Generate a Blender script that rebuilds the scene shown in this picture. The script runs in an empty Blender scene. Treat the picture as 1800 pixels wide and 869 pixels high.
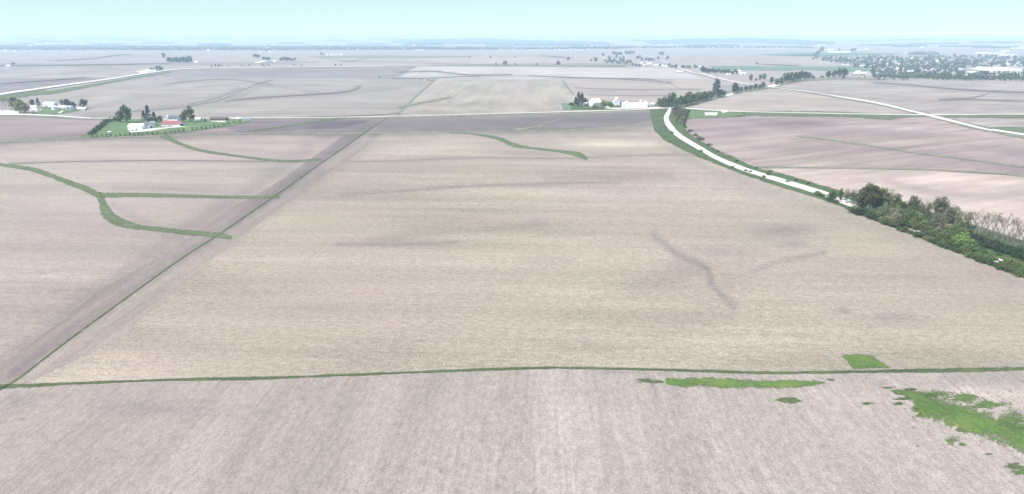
import bpy, math, random
import numpy as np
from mathutils import Vector, Matrix, noise as mnoise

random.seed(7); RNG = np.random.default_rng(7)
R = math.radians
S = bpy.context.scene
COL = S.collection

# ------------------------------------------------------------------ camera, world, sun, exposure
CAM_H = 120.0
F_PX, CX, CY = 1216.0, 900.0, 434.5
PITCH = math.atan((CY - 64.0) / F_PX)
cam = bpy.data.cameras.new("camera"); camo = bpy.data.objects.new("camera", cam); COL.objects.link(camo)
cam.sensor_width = 36.0; cam.lens = 36.0 * F_PX / 1800.0
cam.clip_start = 1.0; cam.clip_end = 150000.0
camo.rotation_euler = (math.pi / 2 - PITCH, 0, 0)
S.camera = camo

SUN_EL, SUN_AZ = 50.0, 238.0      # azimuth clockwise from +Y: behind the camera, to the left
world = bpy.data.worlds.new("World"); S.world = world; world.use_nodes = True
wt = world.node_tree; wt.nodes.clear()
sky = wt.nodes.new('ShaderNodeTexSky'); sky.sky_type = 'NISHITA'; sky.sun_disc = False
sky.sun_elevation = R(SUN_EL); sky.sun_rotation = R(SUN_AZ)
sky.air_density = 0.5; sky.dust_density = 0.0; sky.ozone_density = 5.0; sky.altitude = 200
bg = wt.nodes.new('ShaderNodeBackground'); bg.inputs[1].default_value = 0.10
wo = wt.nodes.new('ShaderNodeOutputWorld')
veil = wt.nodes.new('ShaderNodeMix'); veil.data_type = 'RGBA'    # thin milky veil over the whole sky
veil.inputs['Factor'].default_value = 0.70; veil.inputs['B'].default_value = (3.95, 5.0, 6.5, 1)
wt.links.new(sky.outputs[0], veil.inputs['A']); wt.links.new(veil.outputs['Result'], bg.inputs[0])
wt.links.new(bg.outputs[0], wo.inputs[0])

sl = bpy.data.lights.new("sun", 'SUN'); sl.energy = 3.7; sl.angle = R(0.6); sl.color = (1.0, 0.935, 0.89)
so = bpy.data.objects.new("sun", sl); COL.objects.link(so)
az, el = R(SUN_AZ), R(SUN_EL)
sun_from = Vector((math.sin(az) * math.cos(el), math.cos(az) * math.cos(el), math.sin(el)))
so.rotation_euler = (-sun_from).to_track_quat('-Z', 'Y').to_euler()
so.location = sun_from * 300

S.view_settings.view_transform = 'Standard'; S.view_settings.look = 'None'
S.view_settings.exposure = 0.92; S.view_settings.gamma = 1.0
S.view_settings.use_curve_mapping = False
S.render.engine = 'CYCLES'
S.cycles.max_bounces = 5; S.cycles.diffuse_bounces = 2; S.cycles.transmission_bounces = 2
S.cycles.volume_bounces = 1; S.cycles.use_denoising = True
HAZE_DENSITY = 0.000100
HAZE_COLOR = (0.63, 0.85, 1.0)

# ------------------------------------------------------------------ terrain
FAR_HILLS = [  # px x of centre, distance m, half width m across, half depth m, height m
    (820, 15500, 1500, 900, 62), (1000, 13500, 1300, 700, 30), (1290, 14500, 1900, 900, 70),
    (1120, 17500, 1500, 900, 55), (640, 19000, 1600, 1200, 50), (380, 12000, 600, 400, 26),
    (200, 21000, 2600, 1500, 60), (1600, 20000, 2600, 1500, 60), (1440, 12500, 700, 500, 30),
    (60, 15000, 1200, 700, 34), (500, 24000, 3000, 2000, 70), (1780, 13500, 1200, 700, 44),
    (930, 26000, 4000, 2000, 75), (1420, 27000, 3000, 2000, 75),
]
WAVES = [(620, 0.35, 0.3), (840, 1.25, 1.9), (1100, 2.3, 4.1), (760, -0.7, 2.2), (1500, 0.9, 5.0)]
FWAVES = [(2300, 0.5, 1.0), (3100, 1.7, 0.2), (1900, -0.5, 3.0)]
def Hfun(x, y):
    r = np.hypot(x, y)
    a = 0.35 + 1.55 * np.clip((r - 250) / 1600, 0, 1)
    h = np.zeros_like(r)
    for wl, an, ph in WAVES:
        h = h + np.sin((x * math.cos(an) + y * math.sin(an)) * 2 * math.pi / wl + ph)
    h = h * 0.5 * a * np.clip((16000 - r) / 9000, 0, 1)
    b = 5.0 * np.clip((r - 2500) / 5000, 0, 1)
    g = np.zeros_like(r)
    for wl, an, ph in FWAVES:
        g = g + np.sin((x * math.cos(an) + y * math.sin(an)) * 2 * math.pi / wl + ph)
    h = h + b * g * 0.6
    for hx, d, hw, hd, hh in FAR_HILLS:
        t = math.atan((hx - CX) / (F_PX / math.cos(PITCH)))
        dx, dy = math.sin(t), math.cos(t)
        al = x * dx + y * dy - d; ac = x * dy - y * dx
        h = h + hh * np.exp(-(ac / hw) ** 2 - (al / hd) ** 2) * (1 + 0.12 * np.sin(ac / 170.0) + 0.08 * np.sin(ac / 61.0 + 1))
    return h

CAM = np.array([0.0, 0.0, CAM_H + float(Hfun(np.array([0.0]), np.array([0.0]))[0])])
camo.location = Vector(CAM)
cp, sp = math.cos(PITCH), math.sin(PITCH)

DTH = 0.15; TH0 = -61.5; NF = int(123 / DTH)
th = [TH0 + i * DTH for i in range(NF + 1)]
t_ = 61.5
while t_ + 5 < 298.5:
    t_ += 5; th.append(t_)
TH = np.array(th)                       # last column joins the first
rows = [0.0, 8.0, 20.0, 35.0, 50.0]
def y2r(yy):
    a = PITCH + math.atan((yy - CY) / F_PX)
    return CAM_H / math.tan(a)
yy = 1500.0
while yy > 65:
    r_ = y2r(yy)
    if r_ > rows[-1] + 2:
        while r_ - rows[-1] > max(60.0, 0.012 * rows[-1]) * 1.2: rows.append(rows[-1] + max(60.0, 0.012 * rows[-1]))
        if r_ > rows[-1] + 1: rows.append(r_)
    yy -= 20 if yy > 900 else (4 if yy > 350 else (2 if yy > 100 else 1))
while rows[-1] < 60000: rows.append(rows[-1] * 1.03)
RR = np.array(rows)
gx = RR[:, None] * np.sin(np.radians(TH))[None, :]
gy = RR[:, None] * np.cos(np.radians(TH))[None, :]
GZ = Hfun(gx, gy)
NV, NU = GZ.shape

def to_uv(x, y):
    t = np.degrees(np.arctan2(x, y)); r = np.hypot(x, y)
    return (np.clip(t, -61, 61) - TH0) / DTH, np.interp(r, RR, np.arange(NV))
def uv_pos(u, v):
    t = np.radians(TH0 + u * DTH); r = np.interp(v, np.arange(NV), RR)
    u0 = np.clip(np.floor(u).astype(int), 0, NF - 1); v0 = np.clip(np.floor(v).astype(int), 0, NV - 2)
    fu, fv = u - u0, v - v0
    z = (GZ[v0, u0] * (1 - fu) + GZ[v0, u0 + 1] * fu) * (1 - fv) + (GZ[v0 + 1, u0] * (1 - fu) + GZ[v0 + 1, u0 + 1] * fu) * fv
    return r * np.sin(t), r * np.cos(t), z
def ground_z(x, y):
    u, v = to_uv(np.atleast_1d(np.asarray(x, float)), np.atleast_1d(np.asarray(y, float)))
    return float(uv_pos(u, v)[2][0])
_ST = np.geomspace(25, 58000, 900)
def px2w(px, py):
    """picture position (in 1800 x 869 photograph pixels) -> ground point"""
    px = np.atleast_1d(np.asarray(px, float)); py = np.atleast_1d(np.asarray(py, float))
    dx = px - CX; dy = F_PX * cp - (py - CY) * sp * 1.0
    dz = -F_PX * sp - (py - CY) * cp
    # up vector is (0, sp, cp): a pixel below the centre goes along -up
    n = np.hypot(dx, dy); dx, dy, dz = dx / n, dy / n, dz / n
    s = _ST[None, :]
    hz = Hfun(dx[:, None] * s, dy[:, None] * s)
    below = (CAM[2] + dz[:, None] * s) < hz
    k = np.argmax(below, axis=1); k = np.where(below.any(axis=1), k, len(_ST) - 1); k = np.maximum(k, 1)
    a = _ST[k - 1]; b = _ST[k]
    for _ in range(18):
        m = (a + b) / 2
        bl = (CAM[2] + dz * m) < Hfun(dx * m, dy * m)
        b = np.where(bl, m, b); a = np.where(bl, a, m)
    return dx * b, dy * b
def w2px(x, y, z):
    d = y * cp - (z - CAM[2]) * sp; up = y * sp + (z - CAM[2]) * cp
    return CX + F_PX * x / d, CY - F_PX * up / d
def at(px, py):
    x, y = px2w(px, py); x, y = float(x[0]), float(y[0])
    z = ground_z(x, y)
    d = y * cp - (z - CAM[2]) * sp
    return x, y, z, d / F_PX            # last: metres per photograph pixel there

# ------------------------------------------------------------------ materials
def new_mat(name):
    m = bpy.data.materials.new(name); m.use_nodes = True
    nt = m.node_tree; nt.nodes.clear()
    o = nt.nodes.new('ShaderNodeOutputMaterial'); p = nt.nodes.new('ShaderNodeBsdfPrincipled')
    p.inputs['Roughness'].default_value = 0.9
    if 'Specular IOR Level' in p.inputs: p.inputs['Specular IOR Level'].default_value = 0.2
    nt.links.new(p.outputs[0], o.inputs[0])
    return m, nt, p
class NB:
    def __init__(s, nt): s.nt = nt
    def n(s, t, **k):
        nd = s.nt.nodes.new(t)
        for a, b in k.items(): setattr(nd, a, b)
        return nd
    def l(s, a, b): s.nt.links.new(a, b)
    def val(s, sock, v):
        if isinstance(v, (int, float)): sock.default_value = v
        elif isinstance(v, tuple): sock.default_value = v if len(v) != 3 or sock.type != 'RGBA' else v + (1,)
        else: s.l(v, sock)
    def math(s, op, a, b=0.0, c=None, clamp=False):
        m = s.n('ShaderNodeMath', operation=op, use_clamp=clamp); s.val(m.inputs[0], a); s.val(m.inputs[1], b)
        if c is not None: s.val(m.inputs[2], c)
        return m.outputs[0]
    def noise(s, vec, scale, detail=3.0, rough=0.55):
        t = s.n('ShaderNodeTexNoise'); t.inputs['Scale'].default_value = scale
        t.inputs['Detail'].default_value = detail; t.inputs['Roughness'].default_value = rough
        s.l(vec, t.inputs['Vector']); return t.outputs['Fac']
    def mapping(s, vec, rot=0.0, scale=(1, 1, 1), loc=(0, 0, 0)):
        m = s.n('ShaderNodeMapping'); m.inputs['Rotation'].default_value = (0, 0, rot)
        m.inputs['Scale'].default_value = scale; m.inputs['Location'].default_value = loc
        s.l(vec, m.inputs['Vector']); return m.outputs[0]
    def mix(s, f, a, b, mode='MIX'):
        m = s.n('ShaderNodeMix', data_type='RGBA', blend_type=mode)
        s.val(m.inputs['Factor'], f); s.val(m.inputs['A'], a); s.val(m.inputs['B'], b); return m.outputs['Result']
    def rng(s, v, a, b, c, d):
        m = s.n('ShaderNodeMapRange'); s.l(v, m.inputs[0])
        for i, q in enumerate((a, b, c, d)): m.inputs[i + 1].default_value = q
        return m.outputs[0]
def pos(b):
    return b.n('ShaderNodeNewGeometry').outputs['Position']

def field_mat(name, col, row_deg, streak=1.0, speck=1.0, patch=1.0, seed=0.0, tint=1.0, grain=(1.5, 1.35)):
    """bare field under old crop residue: rows run row_deg clockwise from straight ahead"""
    col = (col[0] * .93, col[1] * .925, col[2] * .905)
    m, nt, p = new_mat(name); b = NB(nt); P = pos(b)
    rot = R(row_deg)                    # turns the row direction onto the texture's y axis
    rp = b.mapping(P, rot, (1, 1, 1), (seed * 37.1, seed * 91.7, 0))
    fine = b.noise(b.mapping(rp, 0, (grain[0], grain[1], 1)), 1.0, 3, 0.85)
    mid = b.noise(b.mapping(rp, 0, (0.75, 0.022, 1)), 1.0, 4, 0.75)
    wide = b.noise(b.mapping(rp, 0, (0.085, 0.0035, 1)), 1.0, 3, 0.6)
    lane = b.noise(b.mapping(rp, 0, (0.035, 0.0012, 1)), 1.0, 2, 0.5)
    pat = b.noise(b.mapping(rp, 0, (0.016, 0.0050, 1)), 1.0, 5, 0.6)
    big = b.noise(b.mapping(rp, 0, (0.0032, 0.0022, 1), (31, 7, 0)), 1.0, 2, 0.5)
    hue = b.noise(b.mapping(P, 0, (0.0062, 0.0062, 1), (7, 51, 0)), 1.0, 2, 0.5)
    t = b.rng(fine, 0.2, 0.8, 1 - 0.50 * speck, 1 + 0.50 * speck)
    g2 = b.noise(b.mapping(rp, 0, (0.55, 0.30, 1), (3, 9, 0)), 1.0, 2, 0.7)
    for s_, a_ in ((g2, 0.13 * speck), (mid, 0.10 * streak), (wide, 0.075 * streak), (lane, 0.07 * streak), (pat, 0.13 * patch), (big, 0.11 * patch)):
        t = b.math('MULTIPLY', t, b.rng(s_, 0.3, 0.7, 1 - a_, 1 + a_))
    at_ = b.n('ShaderNodeAttribute', attribute_name='wet').outputs['Fac']
    dr = b.n('ShaderNodeAttribute', attribute_name='dry').outputs['Fac']
    wetc = b.math('MULTIPLY', at_, b.rng(pat, 0.3, 0.7, 0.6, 1.3))
    wetc = b.math('MULTIPLY', wetc, b.rng(wide, 0.35, 0.65, 0.65, 1.25))
    wetc = b.math('MULTIPLY', wetc, b.rng(fine, 0.25, 0.75, 0.75, 1.25), clamp=True)
    c1 = tuple(v * k for v, k in zip(col, (1.025, 0.985, 1.01))); c2 = tuple(v * k for v, k in zip(col, (0.99, 1.01, 0.95)))
    base = b.mix(b.math('MULTIPLY', b.rng(hue, 0.35, 0.65, 0, 1), tint), c1, c2)
    soil = tuple(v * k for v, k in zip(col, (0.54, 0.53, 0.585)))
    base = b.mix(wetc, base, soil)
    pale = tuple(min(0.75, v * k) for v, k in zip(col, (1.45, 1.38, 1.30)))
    base = b.mix(b.math('MULTIPLY', dr, 1.0, clamp=True), base, pale)
    base = b.mix(1.0, base, b.n('ShaderNodeCombineColor').outputs[0], 'MULTIPLY') if False else base
    sc = b.n('ShaderNodeVectorMath', operation='SCALE'); b.l(base, sc.inputs[0]); b.l(t, sc.inputs['Scale'])
    b.l(sc.outputs[0], p.inputs['Base Color'])
    bump = b.n('ShaderNodeBump'); bump.inputs['Strength'].default_value = 0.15; bump.inputs['Distance'].default_value = 0.10
    b.l(fine, bump.inputs['Height']); b.l(bump.outputs[0], p.inputs['Normal'])
    p.inputs['Roughness'].default_value = 0.95
    return m

def ground_mat():
    """far country: section-grid fields of many tones"""
    m, nt, p = new_mat("ground"); b = NB(nt); P = pos(b)
    rp = b.mapping(P, R(3), (1, 1, 1))
    wob = b.noise(b.mapping(P, 0, (0.0012, 0.0012, 1)), 1.0, 2)
    v = b.n('ShaderNodeTexVoronoi', distance='CHEBYCHEV'); v.inputs['Scale'].default_value = 1.0; v.inputs['Randomness'].default_value = 0.75
    b.l(b.mapping(rp, 0, (1 / 620.0, 1 / 800.0, 1)), v.inputs['Vector'])
    cr = b.n('ShaderNodeValToRGB'); cr.color_ramp.interpolation = 'CONSTANT'
    els = [(0.0, (.34, .29, .26)), (.18, (.26, .22, .205)), (.36, (.38, .33, .28)), (.52, (.30, .255, .235)), (.66, (.42, .36, .32)),
           (.78, (.20, .24, .13)), (.84, (.33, .285, .25)), (.93, (.22, .19, .18))]
    while len(cr.color_ramp.elements) < len(els): cr.color_ramp.elements.new(0.5)
    for e, (q, c) in zip(cr.color_ramp.elements, els): e.position = q; e.color = c + (1,)
    sep = b.n('ShaderNodeSeparateColor'); b.l(v.outputs['Color'], sep.inputs[0]); b.l(sep.outputs[0], cr.inputs[0])
    n1 = b.noise(b.mapping(P, 0, (0.004, 0.004, 1)), 1.0, 4)
    c = b.mix(b.rng(n1, 0.35, 0.65, 0, 0.45), cr.outputs[0], (.30, .26, .235))
    b.l(c, p.inputs['Base Color']); p.inputs['Roughness'].default_value = 0.95
    return m

def grass_mat(name, c1, c2, scale=0.35):
    m, nt, p = new_mat(name); b = NB(nt); P = pos(b)
    n1 = b.noise(b.mapping(P, 0, (scale, scale, 1)), 1.0, 5, 0.7)
    n2 = b.noise(b.mapping(P, 0, (0.03, 0.03, 1)), 1.0, 3, 0.6)
    f = b.math('ADD', b.math('MULTIPLY', n1, 0.65), b.math('MULTIPLY', n2, 0.5))
    c = b.mix(b.rng(f, 0.38, 0.78, 0, 1), c1, c2)
    n3 = b.noise(b.mapping(P, 0, (0.085, 0.085, 1), (13, 5, 0)), 1.0, 4, 0.65)
    c = b.mix(b.rng(n3, 0.52, 0.68, 0, 0.55), c, tuple(v * k for v, k in zip(c2, (1.35, 1.02, 1.25))))
    b.l(c, p.inputs['Base Color'])
    eg = b.n('ShaderNodeAttribute', attribute_name='edge').outputs['Fac']
    rag = b.math('ADD', b.math('MULTIPLY', n1, 0.9), b.math('MULTIPLY', n3, 0.9))
    lim = b.math('ADD', b.math('MULTIPLY', rag, 2.6), -1.62)
    al = b.rng(b.math('SUBTRACT', lim, eg), -0.50, 0.38, 0, 1)
    b.l(b.math('MAXIMUM', al, b.math('LESS_THAN', eg, 0.02)), p.inputs['Alpha'])
    bump = b.n('ShaderNodeBump'); bump.inputs['Strength'].default_value = 0.6; bump.inputs['Distance'].default_value = 0.35
    b.l(n1, bump.inputs['Height']); b.l(bump.outputs[0], p.inputs['Normal'])
    return m

def plain(name, c, rough=0.85, var=0.12, scale=0.6, spec=0.2, metal=0.0):
    m, nt, p = new_mat(name); b = NB(nt)
    tc = b.n('ShaderNodeTexCoord').outputs['Object']
    n1 = b.noise(b.mapping(tc, 0, (scale, scale, scale)), 1.0, 4, 0.65)
    sc = b.n('ShaderNodeVectorMath', operation='SCALE'); sc.inputs[0].default_value = c
    b.l(b.rng(n1, 0.3, 0.7, 1 - var, 1 + var), sc.inputs['Scale']); b.l(sc.outputs[0], p.inputs['Base Color'])
    p.inputs['Roughness'].default_value = rough; p.inputs['Metallic'].default_value = metal
    if 'Specular IOR Level' in p.inputs: p.inputs['Specular IOR Level'].default_value = spec
    return m

def ribbed(name, c, rough=0.5):
    """painted sheet metal: ribs each 0.9 m as fine relief, streaks of dirt"""
    m, nt, p = new_mat(name); b = NB(nt)
    tc = b.n('ShaderNodeTexCoord').outputs['Object']
    w = b.n('ShaderNodeTexWave', wave_type='BANDS', bands_direction='X'); w.inputs['Scale'].default_value = 0.35
    b.l(tc, w.inputs['Vector'])
    n1 = b.noise(b.mapping(tc, 0, (0.8, 0.8, 0.12)), 1.0, 4, 0.65)
    sc = b.n('ShaderNodeVectorMath', operation='SCALE'); sc.inputs[0].default_value = c
    b.l(b.rng(n1, 0.3, 0.7, 0.9, 1.05), sc.inputs['Scale']); b.l(sc.outputs[0], p.inputs['Base Color'])
    bump = b.n('ShaderNodeBump'); bump.inputs['Strength'].default_value = 0.4; bump.inputs['Distance'].default_value = 0.05
    b.l(w.outputs['Fac'], bump.inputs['Height']); b.l(bump.outputs[0], p.inputs['Normal'])
    p.inputs['Roughness'].default_value = rough
    return m

def leaf_mat():
    """foliage: the colour is the object's own, varied per leaf clump"""
    m, nt, p = new_mat("foliage"); b = NB(nt)
    oi = b.n('ShaderNodeObjectInfo'); tone = b.n('ShaderNodeAttribute', attribute_name='tone').outputs['Fac']
    sc = b.n('ShaderNodeVectorMath', operation='SCALE'); b.l(oi.outputs['Color'], sc.inputs[0])
    t = b.math('MULTIPLY', b.rng(tone, 0, 1, 0.62, 1.42), b.rng(oi.outputs['Random'], 0, 1, 0.88, 1.12))
    b.l(t, sc.inputs['Scale']); b.l(sc.outputs[0], p.inputs['Base Color'])
    p.inputs['Roughness'].default_value = 0.75
    tr = b.n('ShaderNodeBsdfTranslucent'); b.l(sc.outputs[0], tr.inputs[0])
    ms = b.n('ShaderNodeMixShader'); ms.inputs[0].default_value = 0.3
    b.l(p.outputs[0], ms.inputs[1]); b.l(tr.outputs[0], ms.inputs[2])
    b.l(ms.outputs[0], [n for n in nt.nodes if n.type == 'OUTPUT_MATERIAL'][0].inputs[0])
    return m

M = {}
M['leaf'] = leaf_mat()
M['bark'] = plain("bark", (0.16, 0.13, 0.11), 0.95, 0.25, 2.0)
M['greybark'] = plain("grey_bark", (0.19, 0.17, 0.15), 0.95, 0.25, 2.0)
M['white'] = ribbed("white_sheet_metal", (0.80, 0.80, 0.79))
M['whiteroof'] = ribbed("white_metal_roof", (0.78, 0.79, 0.80))
M['cream'] = plain("cream_siding", (0.68, 0.66, 0.60), 0.8, 0.06)
M['red'] = ribbed("red_metal_roof", (0.30, 0.10, 0.10))
M['grey'] = plain("grey_shingle", (0.13, 0.135, 0.15), 0.9, 0.15)
M['bluegrey'] = plain("blue_grey_shingle", (0.22, 0.25, 0.30), 0.9, 0.15)
M['brown'] = plain("brown_boards", (0.12, 0.085, 0.08), 0.9, 0.2)
M['galv'] = plain("galvanised_steel", (0.52, 0.55, 0.60), 0.45, 0.08, 0.8, 0.5, 0.35)
M['dark'] = plain("dark_opening", (0.03, 0.03, 0.035), 0.4, 0.1, 1.0, 0.5)
M['steel'] = plain("mast_steel", (0.30, 0.31, 0.32), 0.6, 0.1, 1.0, 0.4, 0.3)
M['tyre'] = plain("black_rubber", (0.03, 0.03, 0.03), 0.9, 0.1)
M['tan'] = plain("tan_siding", (0.5, 0.43, 0.34), 0.85, 0.08)
M['gravel'] = plain("gravel_road", (0.56, 0.535, 0.49), 0.95, 0.2, 0.22)
M['paleg'] = plain("pale_farm_yard", (0.50, 0.475, 0.41), 0.95, 0.22, 0.12)
M['grass'] = grass_mat("verge_grass", (0.030, 0.054, 0.018), (0.092, 0.132, 0.050))
M['grassd'] = grass_mat("waterway_grass", (0.064, 0.096, 0.038), (0.122, 0.160, 0.072), 0.45)
M['grassb'] = grass_mat("bright_grass", (0.040, 0.082, 0.018), (0.118, 0.190, 0.045), 0.8)
M['lawn'] = grass_mat("farm_lawn", (0.062, 0.110, 0.038), (0.130, 0.190, 0.075), 0.14)
M['crop'] = grass_mat("young_crop", (0.085, 0.14, 0.085), (0.13, 0.195, 0.12), 0.06)
M['weed'] = grass_mat("dry_ditch_growth", (0.14, 0.155, 0.09), (0.21, 0.215, 0.14), 0.25)

# ------------------------------------------------------------------ mesh helpers
def tag(o, label=None, cat=None, group=None, kind=None):
    if label: o['label'] = label
    if cat: o['category'] = cat
    if group: o['group'] = group
    if kind: o['kind'] = kind
    return o
def mesh_obj(name, verts, faces, mat, parent=None, smooth=False):
    me = bpy.data.meshes.new(name); me.from_pydata([tuple(v) for v in verts], [], faces)
    for mm in (mat if isinstance(mat, (list, tuple)) else [mat]): me.materials.append(mm)
    if smooth: me.polygons.foreach_set('use_smooth', [True] * len(me.polygons))
    me.update()
    o = bpy.data.objects.new(name, me); COL.objects.link(o)
    if parent: o.parent = parent
    return o
def empty(name, label, cat, loc, rz=0.0, scale=(1, 1, 1), group=None):
    o = bpy.data.objects.new(name, None); COL.objects.link(o)
    o.location = loc; o.rotation_euler = (0, 0, rz); o.scale = scale; o.empty_display_size = 1
    return tag(o, label, cat, group)
class G:
    """collects boxes, prisms, bars into one mesh"""
    def __init__(s): s.v = []; s.f = []
    def add(s, vs, fs):
        k = len(s.v); s.v += [tuple(v) for v in vs]; s.f += [tuple(i + k for i in f) for f in fs]
    def box(s, x0, x1, y0, y1, z0, z1):
        s.add([(x0, y0, z0), (x1, y0, z0), (x1, y1, z0), (x0, y1, z0), (x0, y0, z1), (x1, y0, z1), (x1, y1, z1), (x0, y1, z1)],
              [(0, 3, 2, 1), (4, 5, 6, 7), (0, 1, 5, 4), (1, 2, 6, 5), (2, 3, 7, 6), (3, 0, 4, 7)]); return s
    def bar(s, a, b, ra, rb=None, n=4):
        rb = ra if rb is None else rb
        a, b = Vector(a), Vector(b); d = (b - a).normalized()
        u = d.orthogonal().normalized(); w = d.cross(u)
        k = len(s.v)
        for c, r in ((a, ra), (b, rb)):
            for i in range(n):
                t = 2 * math.pi * i / n; s.v.append(tuple(c + u * (r * math.cos(t)) + w * (r * math.sin(t))))
        for i in range(n):
            j = (i + 1) % n; s.f.append((k + i, k + j, k + n + j, k + n + i))
        s.f.append(tuple(k + i for i in range(n))[::-1]); s.f.append(tuple(k + n + i for i in range(n))); return s
    def lathe(s, prof, n=20, cx=0, cy=0):
        k = len(s.v)
        for r, z in prof:
            for i in range(n):
                t = 2 * math.pi * i / n; s.v.append((cx + r * math.cos(t), cy + r * math.sin(t), z))
        for q in range(len(prof) - 1):
            for i in range(n):
                j = (i + 1) % n; s.f.append((k + q * n + i, k + q * n + j, k + (q + 1) * n + j, k + (q + 1) * n + i))
        s.f.append(tuple(k + (len(prof) - 1) * n + i for i in range(n)))
        return s
    def obj(s, name, mat, parent=None, smooth=False): return mesh_obj(name, s.v, s.f, mat, parent, smooth)

# ------------------------------------------------------------------ ground sheet
def build_ground():
    v = np.stack([gx, gy, GZ], -1).reshape(-1, 3)
    idx = np.arange(NV * NU).reshape(NV, NU)
    a = idx[:-1, :]; bb = idx[1:, :]
    nxt = np.roll(a, -1, axis=1); nb = np.roll(bb, -1, axis=1)
    q = np.stack([a, nxt, nb, bb], -1).reshape(-1, 4)[:, ::-1]
    q = q[NU:]                                  # the innermost ring is replaced by a fan round the pole
    me = bpy.data.meshes.new("ground")
    fan = np.stack([np.full(NU, 0), idx[1], np.roll(idx[1], -1)], -1)[:, [0, 2, 1]]
    faces_n = len(q) + len(fan)
    me.vertices.add(len(v)); me.vertices.foreach_set('co', v.ravel())
    loops = np.concatenate([q.ravel(), fan.ravel()])
    me.loops.add(len(loops)); me.loops.foreach_set('vertex_index', loops.astype(np.int32))
    st = np.concatenate([np.arange(len(q)) * 4, len(q) * 4 + np.arange(len(fan)) * 3])
    me.polygons.add(faces_n); me.polygons.foreach_set('loop_start', st.astype(np.int32))
    me.polygons.foreach_set('use_smooth', np.ones(faces_n, bool))
    me.update(calc_edges=True); me.validate()
    me.materials.append(ground_mat())
    o = bpy.data.objects.new("ground", me); COL.objects.link(o); tag(o, kind='structure')
build_ground()

# soil moisture and dry ridges, laid out on the ground once and stored with the fields
WET_LINES = [  # points, half width, strength
    ([(-200, 262), (10, 252), (150, 243), (290, 241), (420, 236), (600, 236), (700, 233), (860, 231), (1010, 229), (1110, 224), (1150, 216)], 7, .62),
    ([(560, 224), (690, 218), (900, 216), (1140, 208)], 13, .62),
    ([(900, 231), (960, 219), (985, 212), (1100, 205)], 5, .25),
    ([(20, 660), (180, 545), (330, 447), (480, 345), (560, 285), (640, 232)], 11, .50),
    ([(-60, 700), (20, 622), (150, 530), (290, 430), (440, 332), (540, 266)], 14, .34),
    ([(110, 640), (260, 530), (400, 425), (560, 318), (680, 232)], 10, .26),
    ([(600, 342), (700, 336), (800, 329), (900, 325), (1000, 322), (1090, 320)], 3.5, .40),
    ([(960, 316), (1080, 311), (1180, 310)], 6, .30),
    ([(590, 430), (700, 430), (780, 428), (800, 426)], 3.5, .38),
    ([(650, 424), (720, 414), (790, 408), (870, 402), (960, 392)], 6, .30),
    ([(1148, 415), (1168, 428), (1195, 450), (1240, 470), (1252, 500), (1270, 520), (1290, 540)], 6, .46),
    ([(1320, 478), (1350, 468), (1370, 461), (1450, 444)], 3.6, .52),
    ([(1150, 600), (1240, 560), (1300, 470), (1330, 440)], 30, .10),
    ([(600, 284), (700, 283), (800, 279), (1000, 278), (1180, 272), (1250, 276)], 3, .26),
    ([(20, 287), (200, 283), (340, 283), (480, 284), (560, 283)], 2.5, .40),
    ([(200, 332), (300, 332), (400, 336)], 5, .22),
    ([(200, 362), (230, 380), (262, 395)], 8, .18),
    ([(1300, 322), (1360, 340), (1500, 385), (1620, 430), (1780, 490)], 16, .22),
    ([(1160, 250), (1230, 290), (1330, 332), (1460, 372)], 8, .20),
    ([(1800, 650), (1500, 652), (1350, 658), (1000, 652)], 6, .12),
    ([(1660, 668), (1800, 660)], 14, .30), ([(1480, 655), (1620, 700), (1800, 730)], 7, .18),
    ([(1215, 243), (1280, 250), (1400, 262), (1560, 262), (1700, 282), (1800, 300)], 9, .30),
    ([(1190, 215), (1300, 210), (1420, 232), (1560, 236), (1800, 270)], 8, .30),
    ([(1560, 318), (1640, 338), (1720, 345), (1800, 340)], 6, .42), ([(1620, 352), (1700, 348), (1800, 352)], 5, .30),
    ([(150, 205), (300, 190), (400, 176), (440, 160), (470, 145)], 4, .38), ([(320, 192), (360, 178), (420, 155)], 3.5, .34),
    ([(400, 178), (500, 170), (600, 163), (632, 152)], 2.4, .55), ([(470, 150), (530, 158), (560, 163)], 3, .25),
    ([(700, 190), (745, 182), (790, 172)], 2.3, .55), ([(280, 150), (400, 138), (470, 150)], 2.4, .2),
    ([(0, 113), (120, 115), (290, 113), (560, 110)], 2.2, .5), ([(0, 125), (100, 116), (200, 121)], 2.2, .35),
    ([(0, 150), (60, 146), (160, 138)], 2.5, .32), ([(110, 128), (200, 122), (300, 113)], 2.2, .3),
    ([(100, 108), (190, 100), (300, 95)], 2, .25), ([(600, 108), (700, 109), (830, 114)], 2, .4),
    ([(710, 128), (760, 126), (820, 134), (900, 132)], 2.4, .5), ([(690, 137), (720, 137), (820, 134), (1180, 141)], 2.2, .3),
    ([(830, 131), (940, 134), (1050, 139), (1180, 146)], 2, .45),
    ([(1010, 155), (1100, 158), (1230, 158)], 2, .30), ([(1040, 168), (1120, 170), (1180, 168)], 2, .20),
    ([(1540, 146), (1640, 154), (1760, 162), (1800, 163)], 2.4, .6), ([(1650, 174), (1710, 173), (1730, 165)], 2, .45),
    ([(1650, 176), (1720, 177), (1800, 180)], 2, .4), ([(1300, 118), (1420, 120)], 2, .25),
    ([(1360, 115), (1400, 116)], 1.8, .45), ([(1070, 106), (1100, 112), (1110, 108)], 2, .3), ([(950, 98), (1000, 103)], 2, .3),
    ([(1300, 178), (1420, 182), (1540, 190)], 4, .18),
]
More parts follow.
